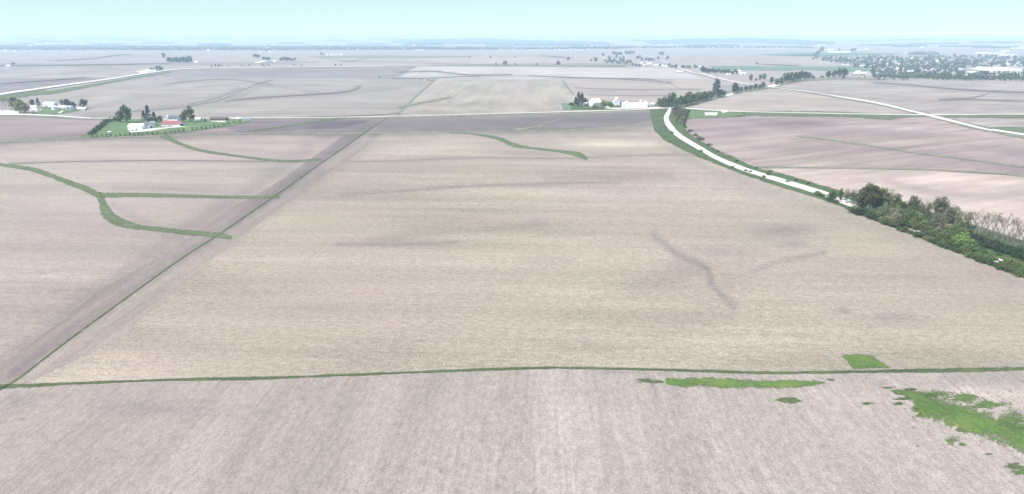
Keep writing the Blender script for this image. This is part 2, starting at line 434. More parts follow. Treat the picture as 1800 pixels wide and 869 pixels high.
WET_BLOBS = [  # x, y, rx, ry, strength
    (1380, 405, 75, 14, .34), (1395, 430, 40, 9, .30), (1260, 440, 60, 9, .20), (1210, 470, 70, 14, .26), (1150, 500, 95, 22, .22),
    (1130, 560, 160, 16, .14), (1570, 560, 70, 12, .22), (1480, 548, 22, 5, .28), (700, 425, 60, 7, .08), (120, 240, 130, 10, .18),
    (1080, 610, 120, 12, .14), (320, 720, 120, 14, .16), (30, 705, 30, 14, .26), (640, 640, 60, 10, .14), (960, 462, 90, 12, .10),
    (1380, 215, 60, 7, .32), (1430, 218, 40, 5, .28), (1500, 280, 60, 6, .20), (1300, 232, 40, 8, .22), (560, 222, 100, 9, .28),
    (40, 232, 60, 10, .15), (480, 270, 70, 5, .15), (850, 253, 80, 5, .10), (480, 128, 140, 5, .2), (330, 218, 40, 4, .2),
    (1055, 655, 40, 3, .2), (85, 695, 20, 3, .3), (230, 715, 60, 8, .12), (880, 700, 50, 6, .10),
    (595, 715, 7, 1.8, .9), (715, 739, 7, 2.0, 1.0), (775, 828, 4, 2.5, .9), (787, 832, 4, 2.5, .9), (877, 855, 6, 3.5, .9), (415, 804, 6, 2.5, .9),
    (245, 777, 3, 1.8, .9), (42, 738, 6, 1.6, .8), (533, 701, 4, 1.6, .8), (1233, 737, 7, 2.2, .9), (994, 795, 3, 2, .9), (1028, 690, 10, 1.8, .5),
]
DRY_BLOBS = [
    (1050, 252, 60, 4, .5), (1080, 256, 95, 7, .35), (830, 270, 70, 5, .42), (490, 242, 60, 3, .35), (120, 258, 90, 8, .20), (1560, 250, 110, 9, .30),
    (1700, 315, 120, 8, .60), (1760, 322, 60, 6, .4), (1420, 310, 70, 8, .35), (1340, 272, 50, 7, .25), (1700, 222, 60, 9, .35), (500, 590, 140, 22, .22),
    (420, 470, 120, 26, .22), (210, 620, 80, 16, .28), (1250, 612, 170, 16, .26), (980, 630, 200, 10, .18), (1700, 600, 120, 14, .20), (1700, 700, 90, 18, .30),
    (1750, 690, 80, 10, .30), (1070, 740, 70, 22, .16), (160, 660, 80, 12, .14), (130, 730, 60, 14, .12), (1620, 780, 90, 24, .12), (1500, 700, 140, 12, .15),
    (880, 340, 140, 10, .18), (620, 380, 90, 14, .12), (1320, 560, 120, 16, .10), (700, 520, 120, 20, .12), (1740, 375, 70, 16, .3),
    (950, 126, 120, 4, .2), (1690, 250, 110, 6, .2), (1380, 250, 60, 5, .2), (200, 300, 120, 8, .10), (300, 250, 100, 4, .15),
]
for sx, w_ in ((60, 8), (190, 7), (300, 6), (395, 9), (470, 6), (560, 7)):   # pale planter passes fanning over the near field
    pass
PASSES = [((350, 700), (60, 860)), ((430, 705), (250, 860)), ((680, 712), (626, 860)), ((795, 712), (785, 860)), ((812, 712), (812, 860)), ((938, 720), (948, 868)),
          ((955, 735), (962, 868)), ((985, 720), (1010, 868)), ((1072, 712), (1120, 860)), ((1205, 735), (1270, 868)), ((1230, 730), (1310, 868)),
          ((1340, 735), (1440, 868)), ((1420, 720), (1580, 868)), ((520, 712), (400, 868)), ((870, 725), (868, 868)), ((745, 715), (715, 868)), ((240, 735), (20, 868))]
def seg_d(px, py, pts):
    d = np.full(px.shape, 1e9)
    for (x0, y0), (x1, y1) in zip(pts[:-1], pts[1:]):
        vx, vy = x1 - x0, y1 - y0; L = vx * vx + vy * vy
        t = np.clip(((px - x0) * vx + (py - y0) * vy) / L, 0, 1)
        d = np.minimum(d, np.hypot(px - x0 - t * vx, py - y0 - t * vy))
    return d
def smooth_line(pts, n=6):
    P = [np.array(p, float) for p in pts]
    if len(P) < 3: return [tuple(p) for p in P]
    out = []
    for i in range(len(P) - 1):
        p0 = P[max(i - 1, 0)]; p1 = P[i]; p2 = P[i + 1]; p3 = P[min(i + 2, len(P) - 1)]
        for k in range(n):
            t = k / n
            out.append(tuple(0.5 * ((2 * p1) + (-p0 + p2) * t + (2 * p0 - 5 * p1 + 4 * p2 - p3) * t * t + (-p0 + 3 * p1 - 3 * p2 + p3) * t ** 3)))
    out.append(tuple(P[-1])); return out
def soil_attrs(me, co):
    px, py = w2px(co[:, 0], co[:, 1], co[:, 2])
    ok = (co[:, 1] > 30)
    wob = np.sin(px / 23.0 + py / 9.0) * 0.18 + np.sin(px / 7.7 - py / 5.1) * 0.14
    wet = np.zeros(len(co)); dry = np.zeros(len(co))
    bx0, bx1, by0, by1 = px.min(), px.max(), py.min(), py.max()
    for pts, hw, s in WET_LINES:
        xs = [p[0] for p in pts]; ys = [p[1] for p in pts]
        if max(xs) < bx0 - 40 or min(xs) > bx1 + 40 or max(ys) < by0 - 40 or min(ys) > by1 + 40: continue
        d = seg_d(px, py, smooth_line(pts, 4)) / (hw * (1 + wob * 0.8))
        wet = np.maximum(wet, s * np.exp(-np.abs(d) ** 2.2 * 0.9)) + 0.25 * s * np.exp(-d ** 2 * 0.3)
    for x, y, rx, ry, s in WET_BLOBS:
        d = np.hypot((px - x) / rx, (py - y) / ry) * (1 + wob * 0.6)
        wet += (1.75 if s < .5 else 1.0) * s * np.exp(-d ** 2 * 1.1)
    for x, y, rx, ry, s in DRY_BLOBS:
        d = np.hypot((px - x) / rx, (py - y) / ry) * (1 + wob * 0.5)
        dry += s * np.exp(-d ** 2 * 1.1)
    if by1 > 700:
        for a, b_ in PASSES:
            d = seg_d(px, py, [a, b_]); dry += 0.17 * np.exp(-(d / 5.0) ** 2)
    wet = np.where(ok, np.clip(wet, 0, 1), 0); dry = np.where(ok, np.clip(dry, 0, 1), 0)
    for nm, arr in (('wet', wet), ('dry', dry)):
        a = me.attributes.new(nm, 'FLOAT', 'POINT'); a.data.foreach_set('value', arr.astype(np.float32))

def clip_half(poly, ax, val, keep_greater):
    out = []; n = len(poly)
    for i in range(n):
        p = poly[i]; q = poly[(i + 1) % n]
        a = p[ax] - val; b = q[ax] - val
        if not keep_greater: a, b = -a, -b
        if a >= 0: out.append(p)
        if (a > 0 and b < 0) or (a < 0 and b > 0):
            t = a / (a - b); out.append((p[0] + (q[0] - p[0]) * t, p[1] + (q[1] - p[1]) * t))
    return out
def drape_polys(uvpolys, name, mat, level, attrs=False, kind='structure', parent=None, edge=None):
    verts = {}; VU = []; VV = []; faces = []
    def vid(u, v):
        k = (round(u, 4), round(v, 4))
        i = verts.get(k)
        if i is None:
            i = len(VU); verts[k] = i; VU.append(u); VV.append(v)
        return i
    def emit(poly):
        ids = []
        for p in poly:
            i = vid(*p)
            if not ids or ids[-1] != i: ids.append(i)
        if len(ids) > 1 and ids[0] == ids[-1]: ids.pop()
        if len(set(ids)) < 3: return
        if len(set(ids)) != len(ids): # pinch: drop repeated
            seen = []; 
            for i in ids:
                if i not in seen: seen.append(i)
            ids = seen
            if len(ids) < 3: return
        ar = 0
        for a, b in zip(ids, ids[1:] + ids[:1]): ar += VU[a] * VV[b] - VU[b] * VV[a]
        if abs(ar) < 1e-6: return
        faces.append(tuple(ids) if ar > 0 else tuple(ids[::-1]))
    for poly in uvpolys:
        us = [p[0] for p in poly]; vs = [p[1] for p in poly]
        v0, v1 = int(math.floor(min(vs))), int(math.floor(max(vs)))
        big = len(poly) > 12
        for v in range(v0, v1 + 1):
            band = clip_half(clip_half(poly, 1, v, True), 1, v + 1, False) if v1 > v0 else poly
            if len(band) < 3: continue
            bu = [p[0] for p in band]; c0, c1 = int(math.floor(min(bu))), int(math.floor(max(bu)))
            if c1 == c0: emit(band); continue
            # columns that hold a polygon corner or edge crossing need clipping; full ones are plain quads
            need = set()
            n = len(band)
            for i in range(n):
                p = band[i]; q = band[(i + 1) % n]
                if abs(p[1] - q[1]) < 1e-9 and (abs(p[1] - v) < 1e-9 or abs(p[1] - v - 1) < 1e-9):
                    need.add(int(math.floor(p[0]))); need.add(int(math.floor(q[0]))); continue
                a, b = sorted((p[0], q[0]))
                need.update(range(int(math.floor(a)), int(math.floor(b)) + 1))
            for c in range(c0, c1 + 1):
                if c in need:
                    cell = clip_half(clip_half(band, 0, c, True), 0, c + 1, False)
                    if len(cell) >= 3: emit(cell)
                else:
                    mu, mv = c + 0.5, v + 0.5; ins = False
                    for i in range(n):
                        p = band[i]; q = band[(i + 1) % n]
                        if (p[1] > mv) != (q[1] > mv) and mu < (q[0] - p[0]) * (mv - p[1]) / (q[1] - p[1]) + p[0]: ins = not ins
                    if ins: emit([(c, v), (c + 1, v), (c + 1, v + 1), (c, v + 1)])
    u = np.array(VU, float); v = np.array(VV, float)
    x, y, z = uv_pos(u, v)
    r = np.hypot(x, y)
    z = z + level * (0.012 + r * 4.5e-5)
    me = bpy.data.meshes.new(name)
    me.from_pydata(np.stack([x, y, z], -1).tolist(), [], [f[::-1] for f in faces])
    me.polygons.foreach_set('use_smooth', np.ones(len(me.polygons), bool))
    me.materials.append(mat); me.update()
    # make faces look up
    if len(me.polygons) and me.polygons[0].normal.z < 0: me.flip_normals()
    if attrs: soil_attrs(me, np.stack([x, y, z], -1))
    if edge is not None:
        ex, ey = w2px(x, y, z - level * (0.012 + r * 4.5e-5))
        a = me.attributes.new('edge', 'FLOAT', 'POINT'); a.data.foreach_set('value', np.clip(edge(ex, ey), 0, 1.2).astype(np.float32))
    o = bpy.data.objects.new(name, me); COL.objects.link(o)
    if parent: o.parent = parent
    return tag(o, kind=kind)
def densify(pts, step=8.0, jit=0.0, rnd=None):
    out = []
    n = len(pts)
    for i in range(n):
        x0, y0 = pts[i]; x1, y1 = pts[(i + 1) % n]
        L = math.hypot(x1 - x0, y1 - y0); k = max(1, int(L / step))
        for j in range(k):
            t = j / k; out.append([x0 + (x1 - x0) * t, y0 + (y1 - y0) * t])
    if jit:
        m = len(out); base = [rnd.uniform(-1, 1) for _ in range(m)]
        for i in range(m):
            a = (base[i] + 0.6 * base[i - 1] + 0.35 * base[i - 2])
            x0, y0 = out[i - 1]; x1, y1 = out[(i + 1) % m]
            dx, dy = x1 - x0, y1 - y0; L = math.hypot(dx, dy) or 1
            out[i] = [out[i][0] - dy / L * a * jit, out[i][1] + dx / L * a * jit * 0.6]
    return out
def area(pts, name, mat, level, attrs=False, step=8.0, jit=0.0, kind='structure', seed=1, parent=None, feather=None):
    d = densify(pts, step, jit, random.Random(seed))
    x, y = px2w([p[0] for p in d], [p[1] for p in d])
    u, v = to_uv(x, y)
    ef = None
    if feather:
        loop = [tuple(q) for q in d] + [tuple(d[0])]
        ef = lambda ex, ey: 1 - seg_d(ex, ey * 1.0, loop) / feather
    return drape_polys([list(zip(u.tolist(), v.tolist()))], name, mat, level, attrs, kind, parent, ef)
def strip(pts, name, mat, level, jit=0.0, kind='structure', n=6, seed=3, parent=None, feather=False):
    """pts: (x, y, width) in photograph pixels"""
    rnd = random.Random(seed)
    c = smooth_line(pts, n)
    L = []; Rr = []
    ph = [rnd.uniform(0, 6.28) for _ in range(8)]
    def wander(i, o):
        return .45 * math.sin(i * .37 + ph[o]) + .35 * math.sin(i * .83 + ph[o + 1]) + .3 * math.sin(i * 1.9 + ph[o + 2]) + .28 * rnd.uniform(-1, 1)
    for i, p in enumerate(c):
        a = c[max(i - 1, 0)]; b = c[min(i + 1, len(c) - 1)]
        dx, dy = b[0] - a[0], b[1] - a[1]; q = math.hypot(dx, dy) or 1
        hw = max(0.25, p[2] / 2)
        j1 = 1 + jit * wander(i, 0); j2 = 1 + jit * wander(i, 4)
        L.append((p[0] - dy / q * hw * j1, p[1] + dx / q * hw * j1)); Rr.append((p[0] + dy / q * hw * j2, p[1] - dx / q * hw * j2))
    al = L + Rr + [(q[0], q[1]) for q in c]
    x, y = px2w([p[0] for p in al], [p[1] for p in al]); u, v = to_uv(x, y)
    m = len(L); uv = list(zip(u.tolist(), v.tolist()))
    polys = []
    for i in range(m - 1):
        for s0, s1 in ((0, 2 * m), (2 * m, m)):
            polys.append([uv[s0 + i], uv[s0 + i + 1], uv[s1 + i + 1]]); polys.append([uv[s0 + i], uv[s1 + i + 1], uv[s1 + i]])
    ef = None
    if feather:
        P0 = np.array([q[:2] for q in c]); W0 = np.array([max(0.25, q[2] / 2) for q in c])
        def ef(ex, ey):
            out = np.full(ex.shape, 9.0)
            for k in range(len(P0) - 1):
                vx, vy = P0[k + 1] - P0[k]; LL = vx * vx + vy * vy + 1e-9
                t = np.clip(((ex - P0[k, 0]) * vx + (ey - P0[k, 1]) * vy) / LL, 0, 1)
                dd = np.hypot(ex - P0[k, 0] - t * vx, ey - P0[k, 1] - t * vy) / (W0[k] + (W0[k + 1] - W0[k]) * t)
                out = np.minimum(out, dd)
            return out
    return drape_polys(polys, name, mat, level, False, kind, parent, ef)

# ------------------------------------------------------------------ fields
def fld(pts, col, row, level=1, **k):
    fld.i += 1
    st = k.pop('step', 8.0)
    return area(pts, "field", field_mat("field_soil_%d" % fld.i, col, row, seed=fld.i, **k), level, True, st)
fld.i = 0
TAN = (0.300, 0.262, 0.226)
# far fields first (lowest level), near ones above
fld([(-500, 92), (560, 88), (1420, 90), (1420, 120), (-500, 170)], (0.30, 0.262, 0.235), 93, 1, streak=.7, speck=.3)
fld([(1040, 88), (2300, 84), (2300, 150), (1040, 150)], (0.30, 0.262, 0.24), 93, 1.5, streak=.7, speck=.3)
fld([(-500, 112), (290, 112), (560, 109), (560, 119), (330, 123), (240, 132), (100, 156), (-500, 240)], (0.285, 0.255, 0.228), 70, 2, streak=.8, speck=.4)
fld([(-500, 124), (40, 138), (140, 138), (190, 137), (110, 153), (-500, 240)], (0.215, 0.185, 0.182), 78, 3, streak=.8, speck=.4)
fld([(560, 108), (900, 117), (1180, 116), (1185, 122), (620, 121), (500, 112)], (0.31, 0.275, 0.24), 93, 3, speck=.3)
fld([(720, 104), (840, 102), (1050, 104), (1060, 115), (830, 114), (610, 108)], (0.325, 0.275, 0.25), 93, 2, speck=.3)
fld([(330, 122), (620, 119), (735, 117), (700, 136), (680, 138), (400, 138), (270, 138), (235, 136)], (0.225, 0.198, 0.188), 93, 4, streak=.8, speck=.4)
fld([(735, 117), (860, 118), (1185, 121), (1240, 140), (1100, 139), (690, 138)], (0.385, 0.355, 0.32), 92, 4, streak=1.4, speck=.4)
fld([(700, 139), (765, 139), (1020, 138), (1180, 142), (1000, 146), (760, 144)], (0.36, 0.325, 0.285), 92, 5, speck=.4)
fld([(-500, 245), (10, 167), (100, 160), (240, 135), (400, 137), (768, 139), (735, 165), (698, 206), (400, 208), (160, 209), (-300, 200)], (0.268, 0.240, 0.212), 93, 5, streak=.8, speck=.6)
fld([(766, 140), (990, 141), (1008, 166), (1018, 188), (1000, 196), (850, 200), (698, 205), (735, 168)], (0.295, 0.263, 0.222), 2, 6, streak=1.2, speck=.6)
fld([(990, 141), (1110, 141), (1240, 141), (1262, 160), (1215, 176), (1160, 190), (1020, 190), (1008, 166)], (0.315, 0.270, 0.235), 95, 7, streak=.8, speck=.5)
fld([(1200, 192), (1230, 180), (1290, 165), (1345, 157), (1400, 158), (1460, 170), (1540, 183), (1615, 200), (1400, 199), (1290, 196)], (0.325, 0.278, 0.240), 94, 7, streak=.9, speck=.5)
fld([(1345, 150), (1480, 142), (1700, 142), (2300, 150), (2300, 262), (1800, 236), (1700, 218), (1560, 184), (1440, 163)], (0.285, 0.248, 0.222), 70, 6, streak=2.0, speck=.6)
fld([(1190, 208), (1310, 200), (1640, 206), (1730, 229), (2300, 320), (2300, 420), (1800, 310), (1640, 300), (1470, 296), (1340, 296), (1215, 246)], (0.292, 0.236, 0.214), 62, 7, streak=2.0, speck=.6)
fld([(1345, 297), (1480, 297), (1640, 301), (1800, 311), (2300, 425), (2300, 560), (1800, 420), (1700, 395), (1480, 340), (1420, 322)], (0.385, 0.322, 0.282), 66, 8, streak=1.4, speck=.6)
fld([(-500, 205), (10, 205), (160, 211), (420, 211), (682, 209), (650, 231), (600, 237), (280, 242), (150, 246), (10, 253), (-500, 270)], (0.250, 0.200, 0.187), 93, 7, streak=1.2, speck=.6)
fld([(390, 223), (440, 213), (600, 212), (660, 212), (600, 226), (420, 234)], (0.170, 0.142, 0.143), 95, 8, streak=.8, speck=.5)
fld([(-500, 268), (10, 251), (150, 244), (280, 240), (600, 235), (650, 228), (560, 284), (480, 286), (300, 284), (10, 291), (-500, 330)], (0.298, 0.247, 0.218), 93, 8, streak=1.1, speck=.8)
fld([(-500, 328), (10, 288), (300, 282), (480, 284), (575, 284), (580, 294), (490, 352), (312, 476), (26, 684), (-100, 690), (-700, 800)], (0.286, 0.248, 0.217), 93, 9, streak=.8, speck=1.0)
fld([(682, 207), (1145, 195), (1156, 200), (1156, 224), (1172, 242), (1230, 270), (1340, 311), (1450, 348), (1550, 386), (1650, 424), (1790, 478), (2180, 632), (1800, 648), (1350, 656), (975, 647), (500, 663), (14, 678), (300, 470), (565, 288)], (0.296, 0.258, 0.212), 93, 10, streak=1.0, speck=1.35, step=6)
fld([(-700, 1400), (-700, 700), (14, 679), (500, 665), (975, 649), (1350, 657), (1800, 649), (2500, 638), (2500, 1400)], (0.300, 0.268, 0.235), 2.5, 11, streak=1.15, speck=1.15, patch=.9, step=12, grain=(2.1, 1.7), tint=.4)

fld([(-260, 860), (-60, 690), (0, 645), (71, 592), (117, 560), (173, 512), (242, 474), (331, 419), (359, 398), (407, 367), (445, 346), (476, 329), (535, 288), (596, 245), (652, 210), (684, 208), (566, 289), (302, 471), (14, 680), (-60, 730)], (0.232, 0.197, 0.178), 1, 10.6, streak=1.6, speck=.8)
fld([(10, 681), (302, 470), (566, 288), (684, 207), (700, 208), (640, 262), (560, 318), (510, 354), (414, 426), (306, 508), (222, 588), (120, 640), (64, 668), (40, 679)], (0.268, 0.232, 0.203), 1, 10.8, streak=1.4, speck=.9)
fld([(684, 209), (900, 203), (1142, 197), (1146, 213), (1100, 222), (1000, 228), (860, 231), (700, 233), (655, 231)], (0.225, 0.192, 0.176), 93, 10.9, streak=1.2, speck=.6)

# ------------------------------------------------------------------ green cover: waterways, verges, crops, lawns
def green(pts, name="grass_waterway", mat='grassd', level=13, jit=.10, seed=3, n=8):
    return strip([(a, b_, w * 1.2) for a, b_, w in pts], name, M[mat], level, jit, 'structure', n, seed, None, True)
green([(-400, 262, 5), (-60, 284, 5), (10, 292, 5), (60, 300, 7), (110, 318, 8), (150, 333, 9), (172, 343, 10), (186, 346, 9)], seed=5)
green([(170, 341, 4), (184, 344, 7), (250, 344, 7), (330, 346, 5.5), (420, 348, 5), (492, 347.5, 4)], level=13.3, seed=6)
green([(172, 343, 7), (180, 358, 12), (188, 376, 17), (204, 389, 15), (240, 400, 9), (300, 407, 8), (350, 412, 8), (375, 413.5, 9), (400, 418, 7), (408, 420, 3)], level=13.6, seed=7)
green([(283, 237, 9), (300, 246, 7), (325, 257, 5), (360, 267, 4.5), (430, 277, 4), (490, 284, 4), (530, 284, 4), (566, 281, 4)], seed=8)
green([(790, 234.6, 1), (820, 235.5, 2), (860, 241, 4), (883, 247, 7), (900, 255, 6.5), (930, 261, 4), (975, 266, 4), (1003, 270, 6), (1020, 274, 8), (1032, 281, 5)], seed=9)
green([(-300, 262, 3), (10, 250, 3.5), (150, 243, 3), (280, 240.5, 3), (420, 236, 2.5), (600, 235.5, 3), (700, 233, 2), (860, 231.5, 2.2), (1000, 229.5, 3), (1060, 228, 1)], mat='weed', level=12.5, seed=10)
green([(440, 231, 2), (500, 223, 2.5), (560, 214, 3), (610, 207, 4)], mat='grassd', level=12.7, seed=11)
green([(905, 229, 5), (945, 223, 3), (965, 216, 3), (985, 211, 2)], mat='weed', level=12.9, seed=12)
green([(1400, 240, 2), (1480, 250, 3), (1600, 268, 3), (1690, 280, 2.5), (1800, 295, 3), (1960, 316, 3)], mat='weed', seed=13)
green([(1335, 295, 3), (1480, 296.5, 2.5), (1640, 300, 2.5), (1800, 311, 3), (2000, 345, 3)], mat='weed', seed=14)
green([(698, 204, 3), (715, 186, 3.5), (740, 162, 3), (766, 140, 2.5)], mat='weed', seed=15)
green([(700, 190, 1.5), (732, 183, 3), (765, 177, 2.5), (795, 171, 1.5)], mat='weed', level=13.3, seed=16)
green([(989, 142, 3), (996, 152, 3), (1008, 167, 2.5)], mat='weed', seed=17)
# field margins along the tract
green([(-60, 706, 5), (14, 679, 3.4), (120, 600, 2.9), (300, 469, 2.6), (390, 410, 2.6), (480, 348, 2.4), (565, 288, 2.1), (640, 236, 1.8), (683, 208, 1.6)], name="grass_margin", mat='grass', level=13.8, seed=18, jit=.18, n=14)
green([(-300, 690, 7), (14, 681, 7), (120, 676, 4.5), (300, 669, 4.2), (420, 667, 6), (500, 665, 5), (700, 657, 4), (850, 651, 4.6), (975, 648, 4.4), (1100, 650, 4), (1250, 654, 5), (1350, 657, 4.4), (1500, 655, 5), (1700, 652, 7), (1800, 650, 6), (2300, 643, 6)], name="grass_margin", mat='grass', level=13.8, seed=19, jit=.22, n=34)
area([(1141, 194), (1145, 212), (1149, 229), (1164, 246), (1190, 260), (1230, 279), (1290, 303), (1340, 320), (1400, 339), (1450, 355), (1500, 374), (1550, 394), (1600, 413), (1650, 433), (1700, 452), (1790, 486), (2050, 592), (2500, 800), (2900, 1000), (2980, 950), (2500, 715), (2100, 545), (1900, 470), (1800, 424), (1700, 392), (1600, 362), (1480, 337), (1440, 325), (1380, 307), (1330, 295), (1300, 281), (1255, 262), (1222, 243), (1203, 226), (1210, 207), (1310, 206), (1310, 198), (1200, 191), (1185, 184), (1150, 188)],
     "grass_verge", M['grass'], 14, step=5, jit=.8, feather=4)
green([(1165, 190, 4), (1210, 183, 10), (1260, 170, 9), (1300, 161, 7), (1345, 155, 6), (1400, 142, 7), (1435, 140, 5), (1480, 138, 4), (1560, 140, 3)], name="grass_margin", mat='weed', level=9, seed=20)
# road verges
green([(-500, 258, 9), (10, 172, 9), (90, 163, 7), (160, 151, 5), (240, 137, 3), (300, 127, 2)], name="grass_verge", mat='grassd', level=9, seed=21)
green([(-300, 202, 5), (10, 203, 4), (160, 210, 4), (400, 210, 3.5), (680, 207.5, 3.5), (900, 201, 3), (1160, 193, 3)], name="grass_verge", mat='weed', level=12, seed=22)
green([(1300, 200, 8), (1400, 201, 9), (1500, 203, 9), (1560, 207, 8), (1600, 204, 5), (1650, 205, 5), (1800, 206, 6), (2300, 214, 6)], name="grass_verge", mat='grassd', level=12.5, seed=23)
green([(1340, 151, 2), (1400, 160, 2.5), (1480, 173, 4), (1560, 187, 5), (1640, 205, 7), (1700, 221, 8), (1760, 233, 8), (1850, 250, 9), (2300, 330, 9)], name="grass_verge", mat='weed', level=13, seed=24)
area([(1718, 226), (1760, 224), (1850, 226), (1850, 240), (1800, 235), (1750, 231)], "grass_verge", M['grassd'], 13.2)
# green crops
area([(986, 183), (1003, 182), (1009, 193), (990, 194)], "young_crop", M['crop'], 13.5)
area([(1244, 117), (1300, 116.5), (1380, 118), (1430, 118), (1520, 116), (1560, 118), (1500, 122), (1430, 122), (1385, 124.5), (1330, 124), (1270, 123)], "young_crop", M['crop'], 8)
area([(1330, 97), (1400, 94), (1500, 93), (1590, 96), (1480, 98), (1400, 99.5)], "young_crop", M['crop'], 8)
area([(1410, 122), (1480, 119), (1540, 121), (1545, 127), (1470, 126)], "young_crop", M['crop'], 8.2)
area([(815, 113.2), (900, 112.5), (1000, 112), (1090, 112), (1150, 116), (1010, 116.5), (880, 115.5)], "pasture", M['weed'], 8.1)
area([(540, 100), (600, 98.5), (680, 98), (840, 99.5), (760, 102), (600, 102)], "pasture", M['weed'], 8.1)
area([(140, 242), (188, 214), (215, 208), (285, 208), (350, 212), (445, 210), (440, 216), (400, 224), (330, 234), (230, 240), (160, 244)], "farm_lawn", M['lawn'], 14, jit=.5, feather=4)
area([(54, 203), (60, 193), (76, 189), (130, 191), (155, 194), (140, 196), (112, 201), (86, 204)], "farm_lawn", M['lawn'], 14, feather=2.5)
area([(1003, 193), (1008, 182), (1100, 180), (1160, 186), (1160, 191), (1080, 193)], "farm_lawn", M['grass'], 14.2, jit=.4)
area([(1201, 194), (1300, 198), (1308, 203), (1270, 208), (1200, 209)], "farm_lawn", M['lawn'], 15)
# weeds and grass in the wet corner of the near field
area([(1476, 625.5), (1500, 624), (1530, 624.5), (1547, 636), (1566, 649), (1530, 650), (1497, 650), (1488, 636)], "grass_patch", M['grassb'], 14.5, step=3, jit=.8, seed=4, feather=4)
strip([(1170, 671, 11), (1200, 674, 17), (1250, 674, 17), (1300, 676, 18), (1350, 677, 15), (1400, 676, 14), (1432, 675, 11), (1450, 674, 4)], "grass_patch", M['grassb'], 14, .3, n=26, seed=30, feather=True)
strip([(1575, 690, 4), (1606, 697, 20), (1628, 712, 44), (1660, 722, 46), (1700, 738, 46), (1750, 757, 46), (1800, 775, 44), (1900, 810, 44), (2100, 880, 50)], "grass_patch", M['grassb'], 14, .3, n=26, seed=31, feather=True)
PATCH = [(1132, 670, 16, 3), (1155, 673, 14, 3), (1385, 704, 22, 3.2), (1395, 707, 12, 3), (1461, 669, 8, 2), (1521, 711, 10, 2.5), (1580, 691, 12, 3.5), (1579, 711, 10, 2.5), (1640, 694, 32, 9),
         (1700, 700, 34, 7), (1735, 713, 30, 7), (1775, 740, 32, 14), (1790, 752, 24, 12), (1625, 724, 22, 8), (1672, 776, 14, 6), (1690, 783, 8, 3), (1780, 822, 18, 5), (1796, 832, 20, 6), (1590, 702, 16, 2.5), (1812, 770, 30, 12),
         (1560, 683, 12, 1.5), (1600, 686, 16, 2.2), (1690, 758, 10, 3), (1738, 800, 8, 2)]
rp = random.Random(12)
def blob_poly(x, y, rx, ry, rnd, n=36):
    ph = [rnd.uniform(0, 6.28) for _ in range(3)]
    return [(x + rx * (1 + .3 * math.sin(3 * t + ph[0]) + .22 * math.sin(7 * t + ph[1]) + rnd.uniform(-.22, .22)) * math.cos(t),
             y + ry * (1 + .3 * math.sin(2 * t + ph[2]) + .22 * math.sin(5 * t + ph[0]) + rnd.uniform(-.22, .22)) * math.sin(t)) for t in [2 * math.pi * k / n for k in range(n)]]
for i, (x, y, rx, ry) in enumerate(PATCH):
    pp = blob_poly(x, y, rx * 1.1, ry * 1.3, rp); X, Y = px2w([q[0] for q in pp] + [x], [q[1] for q in pp] + [y]); u, v = to_uv(X, Y); uv = list(zip(u.tolist(), v.tolist())); n = len(pp)
    drape_polys([[uv[k], uv[(k + 1) % n], uv[n]] for k in range(n)], "grass_patch", M['grass' if ry < 6 else 'grassb'], 13.2 + i * .04, edge=(lambda ex, ey, x=x, y=y, rx=rx, ry=ry: np.hypot((ex - x) / (rx * 1.1), (ey - y) / (ry * 1.3)) + .05))
# crumbs of weed round the wet corner: one uncountable scatter
def scatter_specks(boxes, name, mat, seed, lvl=13.1):
    rnd = random.Random(seed); polys = []
    for (x0, x1, y0, y1, n, s) in boxes:
        for _ in range(n):
            x, y = rnd.uniform(x0, x1), rnd.uniform(y0, y1); k = s * rnd.uniform(.4, 1.4)
            pp = blob_poly(x, y, k * rnd.uniform(1.2, 3), k, rnd, 7)
            X, Y = px2w([q[0] for q in pp], [q[1] for q in pp]); u, v = to_uv(X, Y); polys.append(list(zip(u.tolist(), v.tolist())))
    return drape_polys(polys, name, mat, lvl, False, 'stuff')
o = scatter_specks([(1590, 1830, 685, 760, 420, .45), (1120, 1470, 664, 684, 160, .4), (1540, 1830, 668, 700, 160, .35), (1640, 1830, 760, 830, 120, .4), (1600, 1830, 700, 790, 160, .6), (1120, 1800, 655, 672, 60, .5)], "weed_growth", M['grass'], 5)
tag(o, "small tufts of weed scattered round the wet grassy corner", "weeds")

